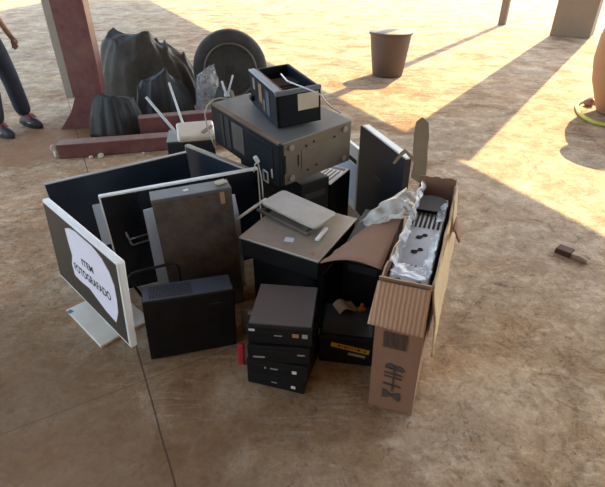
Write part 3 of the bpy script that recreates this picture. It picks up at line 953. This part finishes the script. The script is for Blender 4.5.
# torn flap bit on the right side
fl = MB()
fl.sheet(lambda u, v: Vector((0.035 * u, (v - .5) * 0.13 + 0.01 * math.sin(7 * u), -0.05 * u * u - 0.02 * abs(v - .5))), 6, 8, 0.005)
fl.build('torn_side_flap', 'card', C, loc=(CW / 2 + 0.026, 0.12, CH - 0.05))
fl = MB()
fl.sheet(lambda u, v: Vector((0.003 + 0.008 * math.sin(9 * v) * u, (v - .5) * 0.05, -0.09 + 0.16 * u + 0.01 * math.sin(v * 12))), 6, 10, 0.002)
fl.build('white_tear', 'sticker', C, loc=(CW / 2 + 0.006, -0.33, 0.42))
# printing on the front wall
pr = MB()
random.seed(3)
x = -0.050
while x < 0.034:
    w = random.choice((0.0022, 0.0035, 0.005))
    pr.box((w, 0.0012, 0.072 + random.uniform(-.004, .004)), (x + w / 2, 0, 0.355 + 0.0))
    x += w + random.choice((0.0018, 0.0026, 0.0035))
pr.build('barcode', 'carton_ink', fw, loc=(0, -0.0062, 0))
pr = MB()


def disc(cx, cz, rx, rz, n=16, a0=0, a1=2 * PI):
    pr.prism([(cx + rx * math.cos(a0 + (a1 - a0) * k / n), cz + rz * math.sin(a0 + (a1 - a0) * k / n)) for k in range(n if a1 - a0 > 6 else n + 1)], 0.0012)


disc(-0.015, 0.226, 0.020, 0.020, 16, 0, PI)
disc(0.016, 0.220, 0.020, 0.020, 16, 0, PI)
pr.box((0.068, 0.0012, 0.006), (0.0, -0.0006, 0.220), rot=(0, 0.08, 0))
pr.box((0.007, 0.0012, 0.12), (0.0, -0.0006, 0.165))
pr.box((0.066, 0.0012, 0.008), (-0.002, -0.0006, 0.196), rot=(0, 0.06, 0))
pr.box((0.066, 0.0012, 0.008), (-0.002, -0.0006, 0.178), rot=(0, 0.06, 0))
pr.box((0.066, 0.0012, 0.009), (-0.003, -0.0006, 0.138), rot=(0, 0.06, 0))
pr.prism([(-0.036, 0.065), (-0.036, 0.112), (-0.020, 0.104), (-0.003, 0.088), (0.014, 0.100), (0.030, 0.104), (0.030, 0.058), (0.014, 0.066), (-0.003, 0.078), (-0.020, 0.066)], 0.0012)
pr.build('handling_symbols', 'carton_ink', fw, loc=(0, -0.0056, 0))
pr = MB()
for k in range(3):
    pr.box((0.026, 0.001, 0.012), (-0.035 + 0.034 * k, 0, 0))
pr.build('printed_mark', 'card', C, loc=(0, -CD / 2 - 0.052, CH - 0.098), rot=(R(-19), 0, 0))

# silver machine inside
T = thing('silver_machine', 'silver grilled machine packed inside the tall open carton', 'electronic device', (0.487, 1.587, 0.009), (0, -1.0, -20.7))
iw = CW - 0.028
top = 0.556
b = MB()
b.box((iw, 0.72, top), (0, -0.045, top / 2), bev=0.010, seg=3)
b.build('body', 'silver', T)
# rounded black end and grille
pr = MB()
pts = [(-iw / 2 + 0.003, 0.155)] + [(-(iw / 2 - 0.003) * math.cos(PI * k / 14), 0.235 + 0.075 * math.sin(PI * k / 14)) for k in range(15)] + [(iw / 2 - 0.003, 0.155)]
pr.prism(pts, 0.016, (0, 0, top - 0.002), rot=(-PI / 2, 0, 0))
hd = None
A_ = pr.build('head_cap', 'head_black', T)
for vv in A_.data.vertices:
    vv.co.y = -vv.co.y if vv.co.y < 0 else vv.co.y
pr = MB()
for k in range(7):
    pr.box((0.0095, 0.125, 0.004), (-0.053 + k * 0.0175, 0.088, top + 0.001), bev=0.001)
pr.build('grille_slots', 'void', T)
for (cx, cy) in ((0.0, -0.055), (-0.002, -0.165)):
    pr = MB()
    pr.cyl(0.012, 0.003, (cx - 0.008, cy, top + 0.0008), n=18)
    pr.cyl(0.010, 0.003, (cx + 0.012, cy + 0.022, top + 0.0008), n=18)
    pr.box((0.014, 0.006, 0.002), (cx + 0.004, cy + 0.012, top + 0.002), rot=(0, 0, 0.8))
    pr.build('socket', 'void', T)
pr = MB()
for k in range(3):
    pr.cyl(0.0045, 0.003, (-0.02 + k * 0.016, -0.258, top + 0.0008), n=12)
pr.build('indicator_holes', 'void', T)
for x in (-0.035, 0.035):
    MB().box((0.024, 0.018, 0.004), (x, -0.36, top + 0.001), rot=(0, 0, 0.5), bev=0.001).build('corner_clip', 'black', T)

# clear plastic wrap round the machine and foam over the flap
wr = MB()


def crumple(p, amp, f, s):
    return Vector((noise.noise(p * f + Vector((s, 0, 0))), noise.noise(p * f + Vector((0, s, 7))), noise.noise(p * f + Vector((3, 1, s))))) * amp


def w1(u, v):     # along the left wall
    p = Vector((-0.068 + 0.022 * u, -0.33 + 0.70 * v, 0.575 + 0.028 * (1 - u)))
    return p + crumple(p, 0.012, 26, 1)


def w2(u, v):     # lower right corner
    p = Vector((0.042 + 0.026 * u, -0.385 + 0.32 * v, 0.577 + 0.022 * u))
    return p + crumple(p, 0.012, 30, 4)


def w3(u, v):     # near end
    p = Vector((-0.055 + 0.11 * u, -0.40 + 0.10 * v, 0.582 + 0.018 * (1 - v)))
    return p + crumple(p, 0.010, 34, 9)


def w4(u, v):
    p = Vector((0.040 + 0.028 * u, 0.03 + 0.16 * v, 0.577 + 0.02 * u))
    return p + crumple(p, 0.010, 34, 12)


wr.sheet(w1, 8, 60)
wr.sheet(w2, 8, 36)
wr.sheet(w3, 14, 12)
wr.sheet(w4, 6, 18)
o = wr.build('plastic_wrap', 'film', None, (0.487, 1.587, 0.012), (0, R(-1), R(-20.7)))
tag(o, 'crumpled cloudy plastic wrap around the silver machine in the carton', 'plastic wrap')

fo = MB()
a0, a1 = at(360, 221, 0.535), at(405, 189, 0.655)
b0, b1 = at(366, 226, 0.525), at(412, 212, 0.635)


def foam(u, v):
    # u along from the flap's corner up to the carton's rear corner, v across
    p = a0.lerp(a1, u).lerp(b0.lerp(b1, u), v)
    p = p + Vector((0, 0, 0.012 * math.sin(PI * v) + 0.010 * math.sin(PI * u)))
    return p + crumple(p, 0.012, 24, 2)


fo.sheet(foam, 40, 12, 0.002)
c0, c1 = at(363, 222, 0.530), at(402, 211, 0.64)
d0, d1 = at(366, 227, 0.530), at(405, 217, 0.64)
fo.sheet(lambda u, v: (lambda p: p + crumple(p, 0.010, 30, 5))(c0.lerp(c1, u).lerp(d0.lerp(d1, u), v)), 30, 8, 0.002)
e0, e1 = at(403, 190, 0.66), at(402, 214, 0.63)
f0, f1 = at(418, 191, 0.655), at(410, 218, 0.625)
fo.sheet(lambda u, v: (lambda p: p + crumple(p, 0.014, 30, 8))(e0.lerp(e1, u).lerp(f0.lerp(f1, u), v)), 24, 14, 0.002)
tag(fo.build('foam_wrap', 'foam'), 'torn white foam wrap hanging over the left flap of the carton', 'foam wrap')

# ------------------------------------------------------------------ background: steel, bags, tyre
t = thing('steel_beam', 'long dark red steel beam lying on floor behind the screens', 'beam', (-1.518, 3.965, 0.001), (0, 0, 13.6))
MB().box((1.50, 0.142, 0.120), (0.16, 0, 0.060), bev=0.006).build('beam_body', 'red_steel', t)
MB().box((1.49, 0.132, 0.003), (0.16, 0, 0.1205)).build('dusty_top', 'red_top', t)
bm_ = MB()
bm_.box((0.05, 0.07, 0.06), (-0.615, 0, 0.03), rot=(0.2, 0.1, 0.4), bev=0.014).box((0.05, 0.05, 0.04), (-0.635, 0.01, 0.075), rot=(0.5, 0.3, 0.1), bev=0.012)
bm_.build('mortar_lump', 'concrete_end', t)
for (x, s) in ((-0.33, 0.03), (-0.25, 0.045), (0.10, 0.022)):
    p = Vector((-1.518, 3.965, 0)) + Matrix.Rotation(R(13.6), 3, 'Z') @ Vector((x, -0.11, 0))
    o = MB().box((s, s * 0.8, s * 0.8), (0, 0, s * 0.4), bev=s * 0.2).build('pebble', 'concrete_end', None, (p.x, p.y, 0.0), (0, 0, x * 7))
    tag(o, {-0.33: 'small pale pebble leftmost in front of the long red beam', -0.25: 'bigger pale pebble in front of the long red beam', 0.10: 'tiny pale pebble rightmost in front of the long red beam'}[x], 'pebble', 'pebbles in front of the red beam')
t = thing('steel_beam', 'shorter dark red steel beam lying behind the long one', 'beam', (-1.15, 4.42, 0.001), (0, 0, 17.9))
MB().box((0.80, 0.12, 0.20), (0, 0, 0.10), bev=0.006).build('beam_body', 'red_steel', t)
MB().box((0.79, 0.11, 0.003), (0, 0, 0.2005)).build('dusty_top', 'red_top', t)

t = thing('steel_post', 'upright dark red steel post with flared foot at back left', 'post', (-2.15, 4.66, 0.001), (0, 0, 6))
MB().prism([(-0.27, 0.0), (0.15, 0.0), (0.19, 0.3), (0.21, 0.6), (0.21, 4.6), (-0.07, 4.6), (-0.07, 0.5), (-0.065, 0.30), (-0.13, 0.17)], 0.16, (0, 0.08, 0)).build('web', 'red_steel', t)
MB().box((0.07, 0.20, 4.2), (-0.106, 0.02, 2.40), bev=0.004).build('side_flange', 'grey_steel', t)


def lump(name, mname, label, cat, loc, dims, seed, amp=0.28, f=2.2, rot=0.0, sub=5):
    b = MB()
    bmesh.ops.create_icosphere(b.bm, subdivisions=sub, radius=1.0)
    for v in b.bm.verts:
        n = v.co.copy()
        d = -amp * 0.3 * (1 - abs(noise.noise(n * f * 1.6 + Vector((seed, 3, 0))))) ** 4 + amp * noise.noise(n * f + Vector((seed, 0, 0))) + amp * 0.5 * abs(noise.noise(n * f * 2.7 + Vector((0, seed, 0)))) + amp * .25 * noise.noise(n * f * 6 + Vector((0, 0, seed)))
        n = n * (1 + d)
        n.z = max(n.z, -0.62)
        v.co = Vector((n.x * dims[0], n.y * dims[1], (n.z + 0.62) * dims[2]))
    o = b.build(name, mname, None, loc, (0, 0, rot), smooth=True)
    return tag(o, label, cat)



def heap(name, mname, label, cat, loc, rx, ry, h, seed, rot=0.0):
    """a tarpaulin thrown over a heap: high middle, creased skirts down to the floor"""
    b = MB()
    nr, na = 40, 120
    sc_ = 0.5 + 0.5 * h / 0.62
    seed += 0.37
    rings = []
    for i in range(1, nr + 1):
        w = i / nr
        ring = []
        for j in range(na):
            a_ = 2 * PI * j / na
            cx, cy = math.cos(a_), math.sin(a_)
            edge = 1 + 0.16 * noise.noise(Vector((cx * 1.6 + seed, cy * 1.6, 0)))
            p = Vector((cx * w * rx * edge, cy * w * ry * edge, 0))
            z = h * (1 - w ** 4.5)
            z *= 0.95 + 0.26 * noise.noise(Vector((p.x * 3.4 + seed, p.y * 3.4 + 0.41, 1.53)))
            fold = (1 - abs(noise.noise(Vector((p.x * 4 + p.y * 2 + 0.3, p.y * 5 + seed, 3.4))))) ** 3 * 0.06 * sc_ + (1 - abs(noise.noise(Vector((p.x * 5 + 0.6, p.y * 5 + seed, z * 7))))) ** 5 * 0.06 * sc_
            q = 1 + (0.10 * noise.noise(Vector((cx * 6, cy * 6, z * 2 + seed)))) * w
            ring.append(b.bm.verts.new((p.x * q, p.y * q, max(0.0, z + fold * (1 - w ** 6)) if i < nr else 0.0)))
        rings.append(ring)
    top_ = b.bm.verts.new((0, 0, sum(v.co.z for v in rings[0]) / na))
    for j in range(na):
        b.bm.faces.new((top_, rings[0][j], rings[0][(j + 1) % na]))
    for A_, B_ in zip(rings[:-1], rings[1:]):
        for j in range(na):
            b.bm.faces.new((A_[j], A_[(j + 1) % na], B_[(j + 1) % na], B_[j]))
    b.bm.faces.new(rings[-1])
    return tag(b.build(name, mname, None, loc, (0, 0, rot), smooth=True), label, cat)


heap('plastic_bag', 'bag', 'slumped black plastic bag on floor beside the red post', 'bag', (-1.80, 4.44, 0), 0.27, 0.15, 0.31, 3, 0.1)
heap('plastic_bag', 'bag', 'large black plastic bag behind the shorter red beam', 'bag', (-1.46, 4.98, 0), 0.29, 0.20, 0.42, 11, 0.2)
heap('tarp_bundle', 'tarp', 'dark crumpled tarp heaped over something behind the black bags', 'tarp', (-1.78, 5.62, 0), 0.62, 0.30, 0.66, 23)
heap('plastic_bag', 'bag', 'small black bag between the clear bag and the wheel', 'bag', (-0.78, 4.80, 0), 0.13, 0.13, 0.28, 31, 0.4)
heap('clear_plastic_bag', 'murky_film', 'crumpled clear plastic bag standing beside the wheel', 'bag', (-1.00, 5.02, 0.002), 0.14, 0.12, 0.56, 41, 0.3)

t = thing('car_wheel', 'black tyre with grey rim standing at back behind the big case', 'wheel', (-0.80, 5.42, 0.405), (0, 0, 8))
t.scale = (1.17, 1.17, 1.17)
ty = MB()
ty.lathe([(0.215, -0.085), (0.26, -0.105), (0.315, -0.10), (0.340, -0.075), (0.345, 0), (0.340, 0.075), (0.315, 0.10), (0.26, 0.105), (0.215, 0.085)], 56, (0, 0, 0), (PI / 2, 0, 0))
tyo = ty.build('tyre', 'rubber', t)
MB().lathe([(0.208, -0.100), (0.228, -0.108), (0.232, -0.095), (0.215, -0.08), (0.205, -0.05), (0.206, -0.09)], 48, rot=(PI / 2, 0, 0), loc=(0, 0.0, 0)).lathe([(0.01, 0.06), (0.06, 0.062), (0.16, 0.02), (0.21, 0.05), (0.21, 0.03), (0.01, 0.03)], 40, rot=(PI / 2, 0, 0)).build('rim', 'rim', t)
rg = MB()
rg.tube([(0.238 * math.cos(2 * PI * k / 48), -0.104, 0.238 * math.sin(2 * PI * k / 48)) for k in range(48)], 0.010, 8, closed=True)
rg.build('rim_edge', 'rim', t)
hb = MB().cyl(0.05, 0.05, (0, -0.06, 0), (PI / 2, 0, 0))
for k in range(5):
    hb.cyl(0.012, 0.03, (0.085 * math.cos(k * 2 * PI / 5), -0.055, 0.085 * math.sin(k * 2 * PI / 5)), (PI / 2, 0, 0), 8)
hb.build('hub', 'rim', t)

# ------------------------------------------------------------------ right side: jar, hose, stone, drum, wood
t = thing('clay_jar', 'very large brown clay jar standing at right edge of the sunlight', 'jar', (3.45, 5.10, 0.0))
t.scale = (0.93, 0.93, 0.9)
MB().lathe([(0.20, 0.0), (0.22, 0.02), (0.28, 0.16), (0.36, 0.36), (0.41, 0.60), (0.41, 0.85), (0.36, 1.10), (0.28, 1.28), (0.25, 1.36), (0.29, 1.42)], 48).build('body', 'clay', t)
MB().lathe([(0.25, 1.41), (0.34, 1.41), (0.35, 1.45), (0.33, 1.48), (0.25, 1.48)], 48).build('rim', 'clay', t)
hz = MB()
hp = [(640, 134), (622, 129), (606, 125), (594, 122), (584, 117), (578, 111), (577, 105), (581, 101.5), (587, 100), (592, 100.5), (596, 103)]
pts = [at(*q, 0.022) for q in hp]


def smooth_pts(P, n=6):
    out = []
    for i in range(len(P) - 1):
        p0, p1, p2, p3 = P[max(i - 1, 0)], P[i], P[i + 1], P[min(i + 2, len(P) - 1)]
        for k in range(n):
            s = k / n
            out.append(0.5 * ((2 * p1) + (p2 - p0) * s + (2 * p0 - 5 * p1 + 4 * p2 - p3) * s * s + (3 * p1 - p0 - 3 * p2 + p3) * s ** 3))
    out.append(P[-1])
    return out


hz.tube(smooth_pts(pts), 0.019, 10)
tag(hz.build('yellow_hose', 'hose'), 'yellow hose curling on the floor at the foot of the clay jar', 'hose')
p = at(588, 106)
lump('stone', 'stone', 'small reddish stone inside the curl of the yellow hose', 'stone', (p.x, p.y, 0), (0.05, 0.05, 0.06), 3, 0.25, 2, sub=3)
t = thing('plastic_drum', 'dark brown drum standing in the sunlight at the far back', 'drum', (1.22, 6.98, 0))
MB().lathe([(0.20, 0.0), (0.215, 0.02), (0.25, 0.28), (0.28, 0.52), (0.285, 0.56), (0.265, 0.57), (0.24, 0.54)], 40).build('body', 'dark_clay', t)
MB().lathe([(0.275, 0.545), (0.30, 0.55), (0.30, 0.575), (0.275, 0.58)], 40).build('rim', 'dark_clay', t)
t = thing('wood_piece', 'small broken piece of wood lying on bare floor at right', 'wood', (1.564, 2.258, 0.001), (0, 0, -47.5))
t.scale = (1.12, 1.2, 1.4)
wd = MB()
wd.box((0.075, 0.057, 0.024), (-0.039, 0, 0.012), bev=0.003)
wd.build('dark_end', 'wood_dark', t)
wd = MB()
wd.box((0.085, 0.052, 0.022), (0.042, 0.002, 0.012), bev=0.006)
bmesh.ops.subdivide_edges(wd.bm, edges=wd.bm.edges[:], cuts=3, use_grid_fill=True)
for v in wd.bm.verts:
    k = 0.010 if v.co.x > 0.03 else 0.003
    v.co += Vector((noise.noise(v.co * 40), noise.noise(v.co * 40 + Vector((5, 0, 0))), noise.noise(v.co * 40 + Vector((0, 9, 0))))) * k
    v.co.z = max(v.co.z, 0.001)
wd.build('splintered_end', 'wood_pale', t)


# ------------------------------------------------------------------ person at the left edge
def skin_mesh(name, pts, edges, radii, mname, parent, root=0, sub=2):
    me = bpy.data.meshes.new(name)
    me.from_pydata([Vector(p) for p in pts], edges, [])
    o = bpy.data.objects.new(name, me)
    COL.objects.link(o)
    o.modifiers.new('skin', 'SKIN')
    o.modifiers['skin'].use_smooth_shade = True
    sd = me.skin_vertices[0].data
    for i, r in enumerate(radii):
        sd[i].radius = r if isinstance(r, tuple) else (r, r)
        sd[i].use_root = (i == root)
    sb = o.modifiers.new('sub', 'SUBSURF')
    sb.levels = sub
    sb.render_levels = sub
    bpy.context.view_layer.update()
    dg = bpy.context.evaluated_depsgraph_get()
    m2 = bpy.data.meshes.new_from_object(o.evaluated_get(dg))
    bpy.data.objects.remove(o)
    m2.materials.clear()
    m2.materials.append(M[mname])
    for f in m2.polygons:
        f.use_smooth = True
    m2.name = name
    o = bpy.data.objects.new(name, m2)
    COL.objects.link(o)
    o.parent = parent
    return o


pr_ = thing('person', 'person in navy jeans and dark shoes standing at the left edge', 'person', (-2.83, 4.50, 0), (0, 0, R(0)))
# local: faces +x (to the right); left leg further back (y+), right leg nearer (y-)
hipL, hipR = (-0.04, 0.09, 0.90), (-0.06, -0.09, 0.90)
P_ = [(-0.05, 0, 0.95), (-0.05, 0, 1.12), (-0.04, 0, 1.32), (-0.03, 0, 1.44), (-0.015, 0, 1.52), (0.02, 0, 1.615), (0.015, 0, 1.70),
      hipL, (0.02, 0.13, 0.50), (0.03, 0.17, 0.09), hipR, (-0.03, -0.11, 0.50), (-0.09, -0.13, 0.09),
      (-0.04, 0.19, 1.42), (-0.06, 0.25, 1.14), (0.06, 0.24, 0.90), (0.09, 0.235, 0.83),
      (-0.04, -0.19, 1.42), (-0.06, -0.25, 1.14), (0.06, -0.24, 0.90), (0.09, -0.235, 0.83)]
E_s = [(0, 1), (1, 2), (2, 3), (3, 4), (4, 5), (5, 6), (0, 7), (7, 8), (8, 9), (0, 10), (10, 11), (11, 12), (3, 13), (13, 14), (14, 15), (15, 16), (3, 17), (17, 18), (18, 19), (19, 20)]
R_s = [(0.10, 0.14), (0.095, 0.13), (0.11, 0.16), (0.07, 0.12), 0.052, (0.105, 0.085), (0.10, 0.085), 0.085, 0.055, 0.035, 0.085, 0.055, 0.035,
       0.052, 0.04, 0.028, 0.03, 0.052, 0.04, 0.028, 0.03]
# hands with five fingers each, part of the same skin
for base in (16, 20):
    bx, by, bz = P_[base]
    for k in range(5):
        ox = -0.024 + 0.016 * k if k < 4 else 0.03
        ln = (0.060, 0.072, 0.068, 0.052, 0.045)[k]
        i0 = len(P_)
        if k < 4:
            P_ += [(bx + ox * 0.6 + 0.01, by, bz - 0.045), (bx + ox + 0.02, by, bz - 0.045 - ln * 0.55), (bx + ox + 0.012, by, bz - 0.045 - ln)]
        else:
            P_ += [(bx + 0.03, by, bz - 0.01), (bx + 0.048, by, bz - 0.035), (bx + 0.052, by, bz - 0.06)]
        E_s += [(base, i0), (i0, i0 + 1), (i0 + 1, i0 + 2)]
        R_s += [0.010, 0.009, 0.008]
skin_mesh('body', P_, E_s, R_s, 'skin', pr_)
# jeans
JP = [(-0.05, 0, 0.98), (-0.05, 0, 0.90), (-0.03, 0.10, 0.82), (0.02, 0.135, 0.50), (0.035, 0.17, 0.10), (-0.06, -0.10, 0.82), (-0.03, -0.115, 0.50), (-0.085, -0.13, 0.10)]
skin_mesh('jeans', JP, [(0, 1), (1, 2), (2, 3), (3, 4), (1, 5), (5, 6), (6, 7)], [(0.12, 0.16), (0.12, 0.15), 0.105, 0.082, 0.078, 0.105, 0.082, 0.078], 'jeans', pr_)
SP = [(-0.05, 0, 0.80), (-0.05, 0, 1.15), (-0.04, 0, 1.33), (-0.03, 0, 1.46), (-0.02, 0, 1.50), (-0.04, 0.19, 1.42), (-0.06, 0.235, 1.22), (-0.04, -0.19, 1.42), (-0.06, -0.235, 1.22)]
skin_mesh('shirt', SP, [(0, 1), (1, 2), (2, 3), (3, 4), (3, 5), (5, 6), (3, 7), (7, 8)], [(0.15, 0.19), (0.13, 0.17), (0.14, 0.20), (0.115, 0.17), (0.07, 0.08), 0.088, 0.070, 0.088, 0.070], 'shirt', pr_)
hr = MB()
bmesh.ops.create_icosphere(hr.bm, subdivisions=3, radius=1.0)
for v in hr.bm.verts:
    v.co = Vector((-0.005 + v.co.x * 0.108 - (0.03 if v.co.x > 0 and v.co.z < 0.4 else 0) * 1.6, v.co.y * 0.092, 1.705 + v.co.z * 0.092))
hr.build('hair', 'hair', pr_, smooth=True)
nsx = MB()
nsx.box((0.03, 0.026, 0.045), (0.118, 0, 1.635), bev=0.010)
nsx.build('nose', 'skin', pr_, smooth=True)
for s in (-1, 1):
    MB().box((0.012, 0.028, 0.012), (0.108, s * 0.032, 1.665), bev=0.005).build('eye', 'ink', pr_)
    MB().box((0.03, 0.014, 0.055), (0.005, s * 0.088, 1.645), bev=0.006).build('ear', 'skin', pr_)
MB().box((0.010, 0.045, 0.010), (0.108, 0, 1.590), bev=0.004).build('mouth', 'pink', pr_)


def shoe(parent, x, y, rz):
    s = MB()
    prof = [(-0.095, 0.060, 0.042), (-0.06, 0.095, 0.046), (0.0, 0.110, 0.048), (0.05, 0.092, 0.052), (0.11, 0.070, 0.054), (0.150, 0.055, 0.046), (0.178, 0.03, 0.026)]
    s.bm.verts.ensure_lookup_table()
    rings = []
    for (px, hz_, wy) in prof:
        ring = []
        for k in range(14):
            a = 2 * PI * k / 14
            ring.append(s.bm.verts.new((px, wy * math.cos(a), 0.022 + max(0, math.sin(a)) * hz_)))
        rings.append(ring)
    for A, B in zip(rings[:-1], rings[1:]):
        for k in range(14):
            s.bm.faces.new((A[k], A[(k + 1) % 14], B[(k + 1) % 14], B[k]))
    s.bm.faces.new(rings[0])
    s.bm.faces.new(rings[-1])
    o = s.build('shoe', 'shoe', parent, (x, y, 0), (0, 0, rz), smooth=True)
    so_ = MB()
    pl_ = []
    for k in range(28):
        a = 2 * PI * k / 28
        pl_.append((0.043 + 0.148 * math.cos(a), (0.052 if math.cos(a) > -0.2 else 0.044) * math.sin(a)))
    so_.prism(pl_, 0.030, (0, 0, 0.030), rot=(PI / 2, 0, 0))
    for v in so_.bm.verts:
        v.co.z = 0.0 if v.co.z < 0.015 or v.co.z > 0.045 else 0.03
    so_.build('sole', 'sole', o)
    st_ = MB()
    st_.box((0.07, 0.090, 0.006), (0.055, 0, 0.106), rot=(0, 0.45, 0), bev=0.002)
    st_.box((0.05, 0.094, 0.012), (-0.045, 0, 0.110), bev=0.002)
    st_.build('laces', 'pink', o)
    MB().box((0.05, 0.006, 0.014), (0.085, -0.054, 0.055), bev=0.002).build('pale_stripe', 'grey_sticker', o)
    return o


shoe(pr_, 0.05, 0.17, R(-28))
shoe(pr_, -0.07, -0.13, R(-30))

# ------------------------------------------------------------------ light
wd_ = bpy.data.worlds.new('sky')
S.world = wd_
wd_.use_nodes = True
N, L = wd_.node_tree.nodes, wd_.node_tree.links
bg = N['Background']
sky = N.new('ShaderNodeTexSky')
sky.sky_type = 'NISHITA'
sky.sun_disc = False
sky.sun_elevation = SUN_EL
sky.sun_rotation = math.atan2(SUN_AZ.x, SUN_AZ.y)
sky.dust_density = 0.8
tint = N.new('ShaderNodeMix')
tint.data_type = 'RGBA'
tint.blend_type = 'MULTIPLY'
tint.inputs[0].default_value = 1.0
tint.inputs[7].default_value = (1.05, 0.95, 0.82, 1)
L.new(sky.outputs[0], tint.inputs[6])
L.new(tint.outputs[2], bg.inputs['Color'])
bg.inputs['Strength'].default_value = 0.42
sd = bpy.data.lights.new('sun', 'SUN')
sd.energy = 6.2
sd.angle = R(0.3)
sd.color = (1.0, 0.76, 0.42)
so = bpy.data.objects.new('sun', sd)
COL.objects.link(so)
dv = -(SUN_AZ * math.cos(SUN_EL) + Vector((0, 0, math.sin(SUN_EL))))
so.rotation_euler = dv.to_track_quat('-Z', 'Y').to_euler()
so.location = (6, 9, 9)

S.view_settings.view_transform = 'Standard'
S.view_settings.look = 'None'
S.view_settings.gamma = 1.0
S.view_settings.exposure = 0.98
S.view_settings.use_curve_mapping = False
